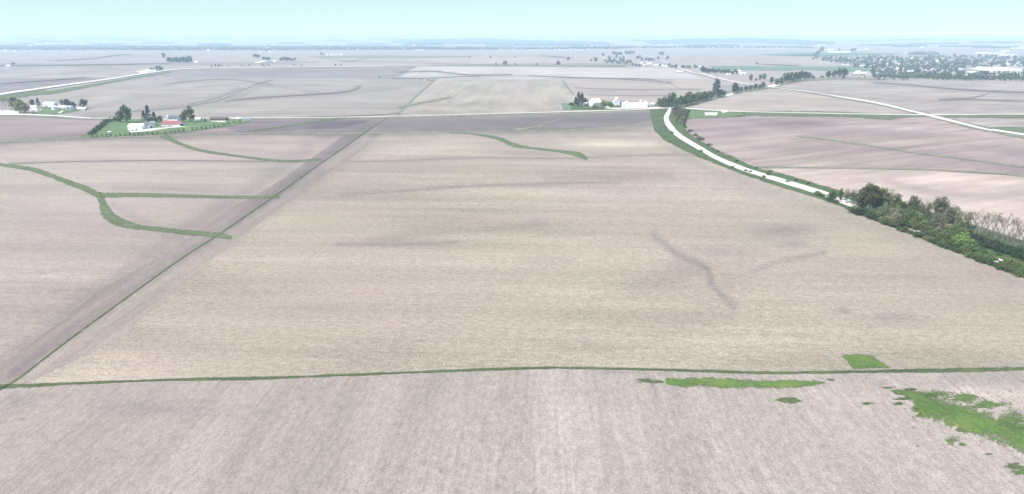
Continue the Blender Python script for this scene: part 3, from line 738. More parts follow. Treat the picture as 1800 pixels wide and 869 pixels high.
M['soilline'] = field_mat("moist_soil_line", (0.150, 0.136, 0.120), 93, streak=.5, speck=.4, patch=.5)
M['soilsoft'] = field_mat("damp_soil_line", (0.215, 0.192, 0.175), 93, streak=.5, speck=.6, patch=.5)
for i, (pts, mt) in enumerate([
    ([(395, 179, .6), (450, 173, 1.5), (520, 168.5, 1.6), (600, 163, 1.3), (625, 158, 1.2), (634, 152, .8)], 'soilline'),
    ([(225, 197, .5), (300, 191, 1.4), (380, 178, 1.6), (430, 158, 1.6), (455, 147, 1.2), (480, 141, .5)], 'soilsoft'),
    ([(330, 184, .4), (372, 176, 1.4), (400, 166, 1.3), (430, 155, .6)], 'soilsoft'),
    ([(290, 150, .4), (330, 144, 1.0), (400, 140, 1.0), (480, 150, .4)], 'soilsoft'),
    ([(620, 343, .4), (690, 338, 1.3), (760, 332, 1.2), (840, 327, 1.4), (910, 325, 1.1), (1000, 322, .9), (1080, 320, .4)], 'soilsoft'),
    ([(10, 290, 1.2), (100, 286, 1.0), (200, 284, 1.0), (340, 283.5, .9), (470, 285, .9)], 'soilline'),
    ([(600, 285, .7), (720, 283, 1.0), (810, 278, .8), (900, 278, .8), (1000, 279, 1.0), (1170, 273, .8), (1270, 277, .6)], 'soilsoft'),
    ([(590, 429, .4), (660, 431, 1.0), (720, 430, 1.0), (790, 427, .8), (830, 424, .4)], 'soilsoft'),
    ([(1318, 479, .4), (1350, 469, .6), (1372, 461, .6), (1440, 446, .4)], None),
    ([(1530, 146, .5), (1590, 149, 1.3), (1650, 155, 1.5), (1720, 160, 1.5), (1800, 163, 1.6), (1900, 166, 1.5)], 'soilline'),
    ([(1650, 176, .5), (1700, 174, 1.0), (1726, 169, .9), (1740, 165, .5)], 'soilline'),
    ([(1655, 178, .5), (1720, 176, .8), (1800, 179, .8)], 'soilline'),
    ([(700, 128, .4), (760, 126, 1.0), (800, 130, 1.3), (840, 133, 1.5), (900, 132, .7)], 'soilline'),
    ([(930, 134, .5), (1000, 137, 1.1), (1080, 139, 1.1), (1180, 146, .7)], 'soilline'),
    ([(690, 138, .9), (740, 138, .7), (800, 136, .7), (840, 135, .4)], 'soilline'),
    ([(400, 209.5, .8), (560, 206, .8), (660, 203, .8), (700, 199, .5)], 'soilline'),
    ([(1010, 155, .5), (1100, 158, .9), (1230, 158, .5)], 'soilsoft'), ([(1030, 167, .5), (1110, 169, .8), (1190, 168, .5)], 'soilsoft'),
    ([(1200, 158.5, .4), (1150, 141, .7), (1060, 138, .4)], 'soilsoft'),
    ([(620, 118, .6), (700, 116.5, .9), (830, 116.3, .9), (1100, 117.5, .7)], 'weed'), ([(-200, 119, .8), (60, 116, 1.4), (200, 114, 1.2), (300, 112, .6)], 'soilline'),
    ([(80, 107, .4), (150, 105, .9), (195, 99, 1.1), (230, 95, .5)], 'weed'), ([(560, 101, .4), (610, 108, .6), (650, 101, .5)], 'soilsoft'),
    ([(0, 148, .6), (60, 144, 1.4), (150, 137, .8)], 'soilline'), ([(1330, 113, .4), (1370, 115, .9), (1410, 116, .5)], 'soilline'), ([(950, 98, .3), (1000, 102, .9), (1010, 106, .4)], 'soilsoft'),
    ([(1148, 414, .8), (1166, 427, 4), (1190, 446, 5), (1210, 456, 3), (1238, 468, 5), (1246, 490, 6), (1262, 512, 6), (1280, 530, 5), (1292, 544, 1)], None)]):
    if mt: strip(pts, "drainage_line" if mt != 'weed' else "grass_waterway", M[mt], 12.3 + .05 * i, .25, n=10, seed=50 + i)

# ------------------------------------------------------------------ roads and pale yards
def road(pts, name="gravel_road", level=17, jit=.09, n=8, mat='gravel'): return strip(pts, name, M[mat], level, jit, 'structure', n, 41)
road([(1178, 189, 4), (1176, 197, 6), (1171, 208, 8), (1175, 220, 9.5), (1188, 235, 8.5), (1206, 248, 7.8), (1232, 263, 7), (1262, 280, 7), (1295, 294, 7), (1330, 306, 7), (1370, 318, 7.5), (1410, 330, 8.5), (1450, 343, 9), (1500, 361, 11), (1560, 384, 11), (1620, 408, 12), (1700, 440, 12), (1800, 482, 13), (2100, 610, 16), (2500, 790, 22), (2900, 980, 28)])
road([(-500, 200, 2), (-100, 201, 2), (10, 202.5, 2.0), (80, 204, 1.9), (160, 209.5, 1.3)])
road([(160, 209.5, 1.0), (300, 209.5, .7), (440, 208.6, 1.1), (560, 208, 1.1), (680, 206, 1.1), (850, 201.5, 1.2), (1000, 197.5, 1.3), (1100, 194.5, 1.5), (1160, 191.5, 1.8), (1180, 190, 2.4), (1215, 192.5, 1.7), (1290, 197, 1.4), (1400, 199.5, 1.3), (1500, 201.5, 1.4), (1600, 203, 1.7), (1700, 203, 1.5), (1800, 202.5, 1.5), (2300, 206, 2)], mat='paleg', level=16.8)
road([(1075, 92, .4), (1118, 93, .6), (1140, 100, .7), (1168, 110, .9), (1190, 119.5, 1.6), (1212, 127, 1.8), (1225, 130, .8), (1238, 132, 1.8), (1262, 138.5, 1.9), (1295, 146, 1.6), (1312, 149.5, .9), (1335, 152, .7), (1375, 157, .9), (1420, 162, 1.3), (1440, 165, .9), (1480, 172, 2.0), (1540, 182, 2.6), (1600, 196, 3.0), (1640, 206, 3.8), (1690, 218, 3.2), (1740, 230, 2.8), (1800, 238, 3.0), (2300, 320, 5)])
road([(-500, 250, 4), (-100, 184, 3.4), (10, 165.5, 3.0), (60, 158.5, 2.6), (120, 150, 2.4), (200, 139, 2.0), (240, 132.5, 1.8), (290, 125.5, 1.2), (330, 122, .9)])
road([(330, 122, .7), (420, 120, .5), (620, 118.5, .7), (760, 117, .4)], level=16.5)
def yard(pts, mat='paleg', level=16): return area(pts, "gravel_yard", M[mat], level)
yard([(226, 230), (250, 227), (285, 226), (318, 223), (330, 224), (300, 226), (262, 232), (230, 234)], 'gravel')
yard([(340, 208), (352, 208), (352, 212), (342, 213)]); yard([(404, 210), (420, 207), (428, 209), (418, 211)]); yard([(366, 212), (398, 212), (396, 216), (372, 215)])
yard([(-20, 197), (14, 195), (34, 198), (34, 203), (-20, 204)]); yard([(100, 201), (110, 195.5), (112, 196), (108, 200)]); yard([(58, 197), (72, 193), (76, 194), (64, 198)])
yard([(1062, 192), (1068, 187), (1073, 191), (1160, 189), (1162, 191), (1080, 193)], 'gravel'); yard([(1266, 195), (1276, 194.5), (1280, 198), (1270, 199.5)], 'gravel'); yard([(1238, 199), (1262, 199), (1260, 204), (1240, 204)])
yard([(235, 128), (262, 122.5), (280, 124), (252, 130)]); yard([(1188, 125), (1200, 125), (1202, 128), (1190, 128)])
yard([(1700, 126), (1800, 128), (1800, 138), (1705, 131)], 'gravel', 10); yard([(1700, 121), (1760, 118), (1800, 122), (1800, 127), (1720, 125)], 'paleg', 9.5)
yard([(1454, 91), (1496, 91), (1496, 93.5), (1456, 93.5)], 'gravel', 10)
yard([(1348, 152), (1362, 149), (1372, 152), (1352, 155)]); yard([(1274, 168), (1288, 165), (1290, 168), (1276, 171)]); yard([(1500, 128), (1530, 127), (1530, 131), (1500, 132)])
yard([(445, 111), (470, 107), (480, 108), (450, 113)])

# ------------------------------------------------------------------ trees
def leaf_faces(rnd, centres, n_per, size, inner=.55):
    v = []; f = []; tone = []
    for (cx, cy, cz, cr, ct) in centres:
        for _ in range(n_per):
            d = Vector((rnd.gauss(0, 1), rnd.gauss(0, 1), rnd.gauss(0, 1) + .25)).normalized()
            rr = cr * (inner + (1 - inner) * rnd.random() ** .5)
            p = Vector((cx, cy, cz)) + d * rr * Vector((1, 1, .85)).length / 1.65
            nrm = (d + Vector((rnd.gauss(0, .45), rnd.gauss(0, .45), rnd.gauss(0, .45)))).normalized()
            u = nrm.orthogonal().normalized(); w = nrm.cross(u); a = rnd.uniform(0, 6.28)
            u, w = u * math.cos(a) + w * math.sin(a), w * math.cos(a) - u * math.sin(a)
            s = size * rnd.uniform(.6, 1.35)
            k = len(v)
            for q in (u * s - w * s * .3, w * s * .8, -u * s - w * s * .2, -w * s * .9):
                v.append(tuple(p + q))
            f.append((k, k + 1, k + 2, k + 3)); t = min(1, max(0, ct + rnd.uniform(-.28, .28) )); tone.append(t)
    return v, f, tone
def leaf_mesh(name, v, f, tone, extra=None):
    me = bpy.data.meshes.new(name); me.from_pydata(v, [], f); me.materials.append(M['leaf'])
    a = me.attributes.new('tone', 'FLOAT', 'FACE'); a.data.foreach_set('value', tone); me.update(); return me
def trunk_mesh(name, rnd, top=.6, r=.022, limbs=5, spread=.22, mat='bark', low=.22):
    g = G(); z = -0.03; p = Vector((0, 0, z)); segs = 4
    pts = [Vector((rnd.uniform(-.01, .01) * i, rnd.uniform(-.01, .01) * i, -.03 + (top + .03) * i / segs)) for i in range(segs + 1)]
    for i in range(segs): g.bar(pts[i], pts[i + 1], r * (1 - .75 * i / segs), r * (1 - .75 * (i + 1) / segs), 6)
    for k in range(limbs):
        h = low + (top - low) * (k + .3) / limbs; a = k * 2.4 + rnd.uniform(-.4, .4); s = spread * rnd.uniform(.7, 1.2)
        b0 = Vector((0, 0, h)); b1 = b0 + Vector((math.cos(a) * s, math.sin(a) * s, s * .75))
        g.bar(b0, b1, r * .45, r * .12, 4)
        b2 = b0.lerp(b1, .55); a2 = a + rnd.uniform(.5, .9)
        g.bar(b2, b2 + Vector((math.cos(a2) * s * .5, math.sin(a2) * s * .5, s * .5)), r * .22, r * .06, 3)
    me = bpy.data.meshes.new(name); me.from_pydata(g.v, [], g.f); me.materials.append(M[mat]); me.update(); return me
def crown_centres(rnd, kind, n):
    out = []
    for i in range(n):
        if kind == 'cone':
            t = rnd.random() ** .8; z = .12 + .84 * t; rad = .20 * (1 - t) + .015; a = rnd.uniform(0, 6.28)
            out.append((rad * math.cos(a) * .8, rad * math.sin(a) * .8, z, .05 + .08 * (1 - t), rnd.uniform(.2, .8)))
        elif kind == 'bush':
            a = rnd.uniform(0, 6.28); q = rnd.random() ** .6; z = .16 + .62 * rnd.random() * (1 - .6 * q); rad = .48 * q
            out.append((rad * math.cos(a), rad * math.sin(a), z, rnd.uniform(.13, .24), rnd.uniform(.15, .85)))
        elif kind == 'column':
            t = rnd.random(); z = .10 + .80 * t; a = rnd.uniform(0, 6.28); rad = .13 * math.sin(math.pi * min(1, t * .8 + .18)) * rnd.random() ** .4
            out.append((rad * math.cos(a), rad * math.sin(a), z, rnd.uniform(.06, .10), rnd.uniform(.15, .85)))
        else:
            wz = .40 if kind == 'broad' else .42; cz = .53; wr = .30 if kind == 'broad' else .21
            d = Vector((rnd.gauss(0, 1), rnd.gauss(0, 1), rnd.gauss(0, 1))).normalized() * rnd.random() ** .35
            lo = 1.0 + .25 * math.sin(3 * math.atan2(d.y, d.x) + i)
            out.append((d.x * wr * lo, d.y * wr * lo, cz + d.z * wz, rnd.uniform(.075, .14), rnd.uniform(.1, .9)))
    return out
PROTO = {}
def proto(kind, n_c, n_l, size, var, **tk):
    lst = []
    for s in range(var):
        rnd = random.Random(100 + s * 7 + len(PROTO))
        v, f, t = leaf_faces(rnd, crown_centres(rnd, kind.split('_')[0], n_c), n_l, size)
        cm = leaf_mesh("crown", v, f, t)
        tm = trunk_mesh("trunk", rnd, **tk)
        lst.append((cm, tm))
    PROTO[kind] = lst
proto('broad_near', 74, 60, .021, 4, top=.72, r=.020, limbs=7, spread=.24)
proto('tall_near', 62, 50, .020, 3, top=.75, r=.018, limbs=7, spread=.18)
proto('sparse_near', 56, 26, .018, 4, top=.8, r=.018, limbs=9, spread=.22, mat='greybark')
proto('bush_near', 34, 46, .040, 4, top=.5, r=.03, limbs=5, spread=.3, low=.08)
proto('broad', 40, 20, .040, 3, top=.65, r=.022, limbs=4, spread=.2)
proto('tall', 34, 18, .036, 3, top=.7, r=.02, limbs=4, spread=.15)
proto('cone', 44, 12, .030, 2, top=.85, r=.018, limbs=3, spread=.1)
proto('bush', 18, 16, .075, 3, top=.4, r=.03, limbs=3, spread=.25, low=.08)
proto('column', 16, 12, .040, 2, top=.8, r=.02, limbs=3, spread=.08)
proto('broad_far', 20, 11, .070, 4, top=.5, r=.025, limbs=0)
proto('bush_far', 10, 9, .12, 2, top=.3, r=.03, limbs=0)
# bare trees: a branching skeleton with only a few young leaves
def bare_proto(seed, leaves=True):
    rnd = random.Random(seed); g = G(); tips = []
    def grow(p, d, L, r, k):
        q = p + d * L; g.bar(p, q, r, r * .62, 5 if k > 2 else 3)
        if k == 0: tips.append(q); return
        for _ in range(3 if k > 1 else 3):
            a = rnd.uniform(0, 6.28); u = d.orthogonal().normalized(); w = d.cross(u)
            nd = (d + (u * math.cos(a) + w * math.sin(a)) * rnd.uniform(.35, .75) + Vector((0, 0, .18))).normalized()
            grow(p + d * L * rnd.uniform(.62, 1.0), nd, L * rnd.uniform(.55, .78), r * .55, k - 1)
    grow(Vector((0, 0, -.03)), Vector((0, 0, 1)), .36, .017, 4)
    m = max(v[2] for v in g.v)
    v = [(a / m, b / m, c / m if c > 0 else c) for a, b, c in g.v]
    tm = bpy.data.meshes.new("trunk"); tm.from_pydata(v, [], g.f); tm.materials.append(M['greybark'])
    cents = [(t.x / m, t.y / m, t.z / m, .035, rnd.random()) for t in tips if rnd.random() < .8]
    lv, lf, lt = leaf_faces(rnd, cents, 6, .011)
    return leaf_mesh("crown", lv, lf, lt), tm
PROTO['bare'] = [bare_proto(k) for k in (5, 9, 14, 23, 31)]

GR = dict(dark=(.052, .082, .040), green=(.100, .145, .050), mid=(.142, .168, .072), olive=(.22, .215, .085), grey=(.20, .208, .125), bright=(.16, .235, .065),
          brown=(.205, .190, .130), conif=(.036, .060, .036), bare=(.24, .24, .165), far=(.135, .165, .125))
TN = [0]
def tree(px, py, h, kind='broad', col='green', label=None, group=None, wide=1.0, name=None, cat=None, metres=None, jitter=True):
    """px, py: where the trunk meets the ground (photograph pixels); h: height there in pixels"""
    x, y, z, k = at(px, py); rnd = random.Random(int(px * 13 + py * 131)); TN[0] += 1
    H = metres if metres else h * k * 1.02
    cm, tm = PROTO[kind][TN[0] % len(PROTO[kind])]
    nm = name or ('shrub' if kind.startswith('bush') else ('conifer_tree' if kind == 'cone' else 'tree'))
    e = empty(nm, label, cat or ('shrub' if nm == 'shrub' else 'tree'), (x, y, z), rnd.uniform(0, 6.28), (H * wide, H * wide, H), group)
    c = GR[col]; j = [rnd.uniform(.86, 1.14) for _ in range(3)]; q = rnd.uniform(.85, 1.15)
    co = tuple(a * (1 + (b - 1) * .5) * q for a, b in zip(c, j)) + (1,)
    for mm, pn in ((tm, "trunk"), (cm, "crown")):
        if kind.endswith('far') and pn == "trunk" and H * 1 / k < 5: continue
        o = bpy.data.objects.new(pn, mm); COL.objects.link(o); o.parent = e; o.color = co
    return e

ORD = "leftmost second third fourth fifth sixth seventh eighth ninth tenth eleventh twelfth thirteenth fourteenth fifteenth sixteenth seventeenth eighteenth nineteenth twentieth".split()
def ordn(i, n):
    if i == n - 1 and n > 1: return "rightmost"
    if i < 20: return ORD[i]
    t = ["twenty", "thirty"][(i + 1) // 10 - 2]
    return t + "-" + ORD[(i + 1) % 10 - 1].replace("leftmost", "first") if (i + 1) % 10 else {30: "thirtieth"}.get(i + 1, "last")
def row(items, what, group):
    """items: (x, y, h, kind, colour, wide, name); every one told by its place in its row"""
    items = sorted(items, key=lambda q: q[0]); n = len(items); used = []
    for i, (x, y, h, k, c, w, nm) in enumerate(items):
        o = ordn(i, n)
        lb = (o + " " + what[0]) if o in ("leftmost", "rightmost") else what[0] + ", " + o + " from the left"
        tree(x, y, h, k, c, lb + " " + what[1], group, w, name=nm)
# --- tree belt beside the road, right-hand side: the big ones by name
B = [  # x, y, h, kind, colour, wide, label
 (1463, 356, 21, 'broad_near', 'green', 1.2, "small green tree at the left end of the roadside belt beside the white road"),
 (1477, 353, 21, 'tall_near', 'green', .7, "narrow pointed green tree second from the road end of the belt"),
 (1487, 358, 28, 'sparse_near', 'grey', .9, "thin grey-green tree with see-through crown beside the pointed green tree"),
 (1499, 361, 29, 'sparse_near', 'mid', 1.0, "rounded thin-leaved tree just left of the dark tall tree in the belt"),
 (1513, 370, 38, 'tall_near', 'dark', 1.1, "dark tall tree shading the left flank of the biggest tree"),
 (1527, 374, 53, 'broad_near', 'mid', 1.0, "tallest tree of the roadside belt with a broad rounded crown"),
 (1541, 371, 45, 'broad_near', 'mid', .95, "broad tree overlapping the right side of the tallest belt tree"),
 (1552, 369, 38, 'sparse_near', 'grey', 1.0, "pale thin-crowned tree with light showing through right of the tallest pair"),
 (1563, 370, 37, 'sparse_near', 'mid', .9, "upright half-leafed tree with twin tops right of the pale thin tree"),
 (1574, 375, 34, 'tall_near', 'mid', 1.0, "tree on the sloping right shoulder of the tall clump"),
 (1583, 380, 28, 'broad_near', 'green', 1.1, "lower rounded tree ending the tall clump before the gap"),
 (1603, 377, 34, 'tall_near', 'mid', 1.05, "lone upright tree right of the gap in the belt"),
 (1617, 379, 23, 'broad_near', 'grey', 1.0, "short grey tree between the lone upright tree and the wide grey one"),
 (1630, 381, 30, 'sparse_near', 'mid', 1.0, "slim tree left of the wide grey-green crown in the far row"),
 (1648, 387, 43, 'broad_near', 'grey', .95, "wide grey-green crown standing highest in the right half of the belt"),
 (1669, 396, 38, 'broad_near', 'grey', .85, "spreading tree with bare lower stems next right of the wide grey crown"),
 (1683, 400, 36, 'sparse_near', 'grey', 1.0, "see-through tree with thin trunks before the leafless row begins"),
 (1698, 403, 36, 'sparse_near', 'mid', .95, "last leafy tree of the far row, standing at the start of the leafless row"),
 (1643, 409, 38, 'sparse_near', 'brown', 1.1, "brownish half-leafed tree in front of the wide grey crown"),
 (1691, 438, 34, 'bush_near', 'bright', 1.05, "bright yellow-green bushy tree in front of the belt"),
 (1669, 425, 24, 'bush_near', 'green', 1.2, "rounded green bush left of the bright yellow-green one"),
 (1704, 443, 25, 'bush_near', 'green', 1.2, "lower bush leaning on the right side of the bright yellow-green one"),
]
for x, y, h, k, c, w, lb in B: tree(x, y, h, k, c, lb, "trees of the roadside belt", w, name='tree' if 'bush' not in lb else 'shrub')
rb = random.Random(3)
UNDER = [(1545, 384, 20), (1556, 387, 22), (1569, 392, 26), (1580, 397, 24), (1590, 400, 26), (1603, 403, 24), (1614, 406, 24), (1624, 408, 26), (1650, 419, 24), (1660, 423, 24), (1534, 379, 14), (1610, 390, 24),
         (1596, 390, 26), (1628, 396, 26), (1574, 384, 26), (1521, 376, 14), (1680, 430, 22), (1636, 412, 18), (1470, 358, 9), (1660, 408, 24), (1676, 412, 24), (1640, 398, 26), (1563, 380, 24), (1588, 386, 24), (1654, 400, 22), (1688, 418, 22), (1511, 372, 12), (1552, 377, 24)]
row([(x, y, h, 'bush_near', rb.choice(['green', 'mid', 'green', 'mid', 'grey']), rb.uniform(.8, 1.1), 'shrub') for x, y, h in UNDER], ("green bush", "in the undergrowth under the belt trees"), "undergrowth bushes of the belt")
row([(x, 408 + (x - 1615) * .40 + rb.uniform(-2, 3), rb.uniform(14, 22), 'bush_near', rb.choice(['green', 'mid', 'green']), rb.uniform(.9, 1.25), 'shrub') for x in [1642, 1653, 1664, 1676, 1687, 1699, 1711, 1723, 1738, 1762, 1775, 1788, 1800, 1818]],
    ("leafy bush", "closing over the road inside the belt"), "bushes over the road in the belt")
EDGE = []
for k in range(31):
    x = 1503 + k * 9.6; EDGE.append((x + rb.uniform(-2, 2), 375 + (x - 1503) * .388 + rb.uniform(-1.5, 1), rb.uniform(10, 19)))
row([(x, y, h, 'bush_near', rb.choice(['green', 'dark', 'green', 'mid']), rb.uniform(.9, 1.3), 'shrub') for x, y, h in EDGE], ("low roadside bush", "along the near edge of the belt"), "low bushes along the belt's near edge")
row([(x, y, h, 'bush_near', 'dark', rb.uniform(.9, 1.2), 'shrub') for x, y, h in [(1712, 428, 22), (1724, 432, 22), (1736, 436, 23), (1748, 438, 21), (1758, 443, 22), (1768, 446, 22), (1779, 449, 24), (1790, 454, 26), (1802, 458, 26), (1816, 462, 26), (1832, 468, 26), (1700, 420, 20), (1850, 474, 26)]],
    ("dark green shrub", "at the foot of the leafless trees"), "dark shrubs under the leafless trees")
row([(x, y, h, 'bush_near', rb.choice(['green', 'bright', 'green']), rb.uniform(1.0, 1.4), 'shrub') for x, y, h in [(1721, 451, 12), (1736, 449, 9), (1750, 459, 8), (1768, 471, 17), (1784, 478, 20), (1798, 484, 22), (1756, 450, 8), (1776, 460, 9), (1815, 490, 20), (1840, 500, 20)]],
    ("light green verge bush", "on the grass at the belt's right end"), "low verge bushes at the belt's right end")
row([(x, y, h * rb.uniform(.82, 1.12), 'bare', 'bare', rb.uniform(.7, 1.05), 'bare_tree') for x, y, h in [(1706, 408, 34), (1714, 412, 40), (1724, 414, 42), (1733, 416, 38), (1742, 419, 48), (1752, 421, 40), (1761, 424, 46), (1770, 427, 44), (1779, 430, 46), (1788, 434, 46), (1797, 437, 48), (1807, 441, 48), (1820, 446, 48), (1836, 452, 48), (1746, 430, 30), (1773, 438, 30), (1719, 420, 30), (1729, 424, 28), (1757, 433, 30), (1784, 442, 32)]],
    ("leafless grey tree", "in the bare row"), "leafless trees at the right end of the belt")
# --- line from the road junction up past the cell tower
L1 = [(1159, 189, 15, 'mid'), (1169, 190, 19, 'green'), (1190, 192, 19, 'green'), (1198, 188, 18, 'dark'), (1210, 185, 22, 'mid'), (1218, 183, 17, 'mid'), (1227, 180, 17, 'green'), (1237, 178, 16, 'dark'), (1245, 176, 15, 'mid'),
      (1266, 171, 13, 'mid'), (1273, 169, 9, 'green'), (1204, 187, 15, 'mid'), (1232, 179, 13, 'mid'), (1250, 175, 12, 'dark'), (1222, 181, 12, 'green'), (1175, 189, 15, 'green'), (1164, 189, 12, 'green'), (1214, 184, 14, 'dark'), (1241, 177, 13, 'green'), (1261, 172, 14, 'mid')]
row([(x, y, h * 1.08, 'broad', c, rb.uniform(1.1, 1.35), 'tree') for x, y, h, c in L1], ("leafy tree", "in the line from the road junction to the tower"), "trees in the line by the junction")
tree(1181, 189, 27, 'broad', 'dark', "dark round-topped tree standing highest over the road junction", None, .8)
tree(1257, 172, 31, 'tall', 'dark', "tall flat-topped tree rising right behind the cell tower mast", None, 1.1)
row([(x, y, h, 'broad', c, w, 'tree') for x, y, h, w, c in [(1186, 203, 18, .8, 'brown'), (1193, 211, 20, .8, 'brown'), (1200, 207, 18, .8, 'brown'), (1189, 217, 14, .9, 'brown'), (1198, 219, 13, .9, 'brown'), (1206, 210, 14, .9, 'mid'), (1194, 200, 16, .9, 'brown'), (1203, 216, 10, 1.0, 'green'), (1187, 209, 12, .9, 'brown'), (1209, 203, 11, 1.0, 'green'), (1203, 224, 8, 1.0, 'green')]],
    ("brownish half-leafed tree", "crowding the white road's right side"), "half-leafed trees beside the junction")
row([(x, y, h, 'bush', rb.choice(['green', 'dark', 'mid']), rb.uniform(.9, 1.3), 'shrub') for x, y, h in [(1213, 232, 6), (1222, 240, 7), (1230, 247, 10), (1247, 257, 7), (1181, 236, 7), (1232, 268, 6), (1205, 226, 6), (1262, 268, 5), (1287, 296, 6), (1311, 302, 6), (1319, 304, 6), (1343, 313, 7), (1355, 303, 6), (1384, 321, 6), (1438, 344, 12), (1446, 347, 8), (1400, 318, 5), (1350, 309, 8), (1296, 285, 5), (1330, 297, 6), (1420, 325, 5), (1453, 352, 9)]],
    ("small verge shrub", "along the curving white road"), "shrubs on the road verge")
L2 = [(1291, 165, 20, .9), (1297, 165, 13, 1.1), (1303, 162, 9, 1.1), (1311, 161, 10, 1.1), (1319, 160, 11, 1.1), (1327, 159, 12, 1.), (1335, 158, 10, 1.1), (1341, 157, 13, 1.0)]
row([(x, y, h, 'broad', rb.choice(['mid', 'dark', 'green']), w, 'tree') for x, y, h, w in L2], ("tree", "in the low row right of the cell tower"), "trees right of the cell tower")
L3 = [(1319, 144, 13, .8), (1329, 143, 6, 1.1), (1336, 143, 12, .8), (1343, 142, 13, .8)]
row([(x, y, h, 'broad', 'mid', w, 'tree') for x, y, h, w in L3], ("separate field tree", "beyond the far gravel road"), "small field group beyond the road")
L4 = [(1356, 148, 13, .8), (1365, 151, 13, 1.0), (1373, 147, 11, 1.1), (1381, 146, 18, 1.0), (1390, 144, 17, 1.0), (1399, 143, 16, 1.0), (1408, 142, 18, 1.0), (1415, 141, 15, 1.1), (1422, 140, 13, .9), (1429, 140, 7, 1.3), (1374, 149, 8, 1.1), (1394, 145, 9, 1.3), (1403, 142, 15, 1.1), (1386, 145, 14, 1.1)]
row([(x, y, h, 'broad', 'dark', w, 'tree') for x, y, h, w in L4], ("dark tree", "in the dense grove right of the road bend"), "dark grove right of the road bend")
row([(x, y, h, 'broad', 'dark', w, 'tree') for x, y, h, w in [(1456, 138, 13, 1.2), (1466, 137, 13, 1.1), (1475, 137, 17, .9), (1484, 136, 16, 1.0), (1482, 139, 8, 1.1)]], ("dark tree", "in the rounded clump before the village"), "rounded clump before the village")
row([(x, y, h, 'broad_far', 'mid', 1.0, 'tree') for x, y, h in [(1544, 142, 7), (1553, 142, 4), (1571, 142, 6), (1588, 142.5, 4), (1595, 142.5, 4), (1510, 139, 4), (1520, 137, 4)]], ("tiny lone tree", "on the field edge below the village"), "small trees on the edge below the village")
# --- left farm
tree(27, 192, 21, 'broad', 'dark', "dark tree behind the olive tree of the left-hand farm", None, 1.2)
tree(36, 199, 25, 'broad', 'olive', "large olive-yellow tree in front of the left-hand farm", "olive trees of the left farm", 1.2)
tree(46, 201, 18, 'broad', 'olive', "lower olive-green tree leaning right toward the white house", "olive trees of the left farm", 1.2)
tree(57, 187, 12, 'broad', 'dark', "small dark tree directly behind the white house", None, 1.1)
tree(68, 189, 16, 'cone', 'conif', "slim dark tree between the white house and the long shed", None, 1.2)
tree(110, 187, 12, 'broad', 'mid', "small pale-leafed tree left end behind the white shed with bins", None, 1.0)
tree(119, 190, 16, 'broad', 'dark', "middle dark tree behind the grey bins", None, 1.1)
tree(129, 192, 13, 'broad', 'dark', "lower dark tree right of the grey bins", None, 1.2)
tree(148, 191, 17, 'broad', 'conif', "big round dark tree standing alone at the right end of the left farm", None, 1.2)
for i, (x, y, h) in enumerate([(5, 194, 20), (11, 193, 22), (17, 194, 23), (21, 196, 20)]):
    tree(x, y, h, 'bare', 'bare', ["leftmost", "second", "third", "rightmost"][i] + " leafless grey tree at the left edge beside the olive trees", "leafless trees at the left edge", .9, name='bare_tree')
# --- red-roof farm
tree(223, 217, 33, 'broad', 'green', "biggest leafy tree of the red-roofed farm, left of the spruces", None, .95)
tree(213, 216, 20, 'broad', 'green', "lower tree merging into the left side of the farm's biggest tree", None, 1.1)
tree(201, 215, 13, 'bush', 'green', "bushy growth left of the farm's biggest tree", None, 1.4)
tree(254, 214, 19, 'cone', 'conif', "shorter spruce on the left of the three spruces", "three spruces", 1.2)
tree(262, 215, 30, 'cone', 'conif', "tallest middle spruce of the three behind the white shed", "three spruces", 1.0)
tree(272, 216, 19, 'cone', 'conif', "right-hand spruce of the three", "three spruces", 1.3)
tree(267, 215, 12, 'bush', 'dark', "dark bush filling the gap between the spruces", None, 1.3)
tree(282, 215, 12, 'broad', 'olive', "yellow-green tree left of the red-roofed barn", None, 1.1)
tree(324, 215, 18, 'broad', 'green', "shorter tree left of the tall one beside the barn's right end", None, 1.0)
tree(335, 216, 29, 'tall', 'green', "tall two-lobed tree right of the red-roofed barn", None, 1.25)
tree(361, 216, 8, 'cone', 'dark', "little dark evergreen left of the brown barn", None, 1.3)
tree(277, 222, 4, 'bush', 'dark', "small round shrub between the white shed and the red-roofed barn", None, 1.2)
SX = [163, 171, 180, 188, 195, 204, 212, 221, 229, 237, 244, 251, 260, 269, 277, 291, 300, 307.5, 315, 323, 339, 346, 355, 362, 370, 377]
row([(x, 243 - (x - 163) * .045 - max(0, x - 290) * .09, 7.4 * rb.uniform(.85, 1.1), 'column', 'green', 1.5, 'young_tree') for x in SX], ("young tree", "in the planted row before the red-roofed farm"), "planted row of young trees")
row([(x, y, 5, 'bush', 'bright', 1.3, 'shrub') for x, y in [(385, 224), (393, 221), (402, 219), (412, 217), (422, 215)]], ("pale young bush", "continuing the farm's planted row"), "young bushes right of the row")
row([(161 + 27 * k / 11, 238 - 2 * k, 9, 'bush', 'dark', 1.15, 'shrub') for k in range(12)], ("dark shrub", "in the slanting windbreak of the red-roofed farm"), "windbreak hedge")
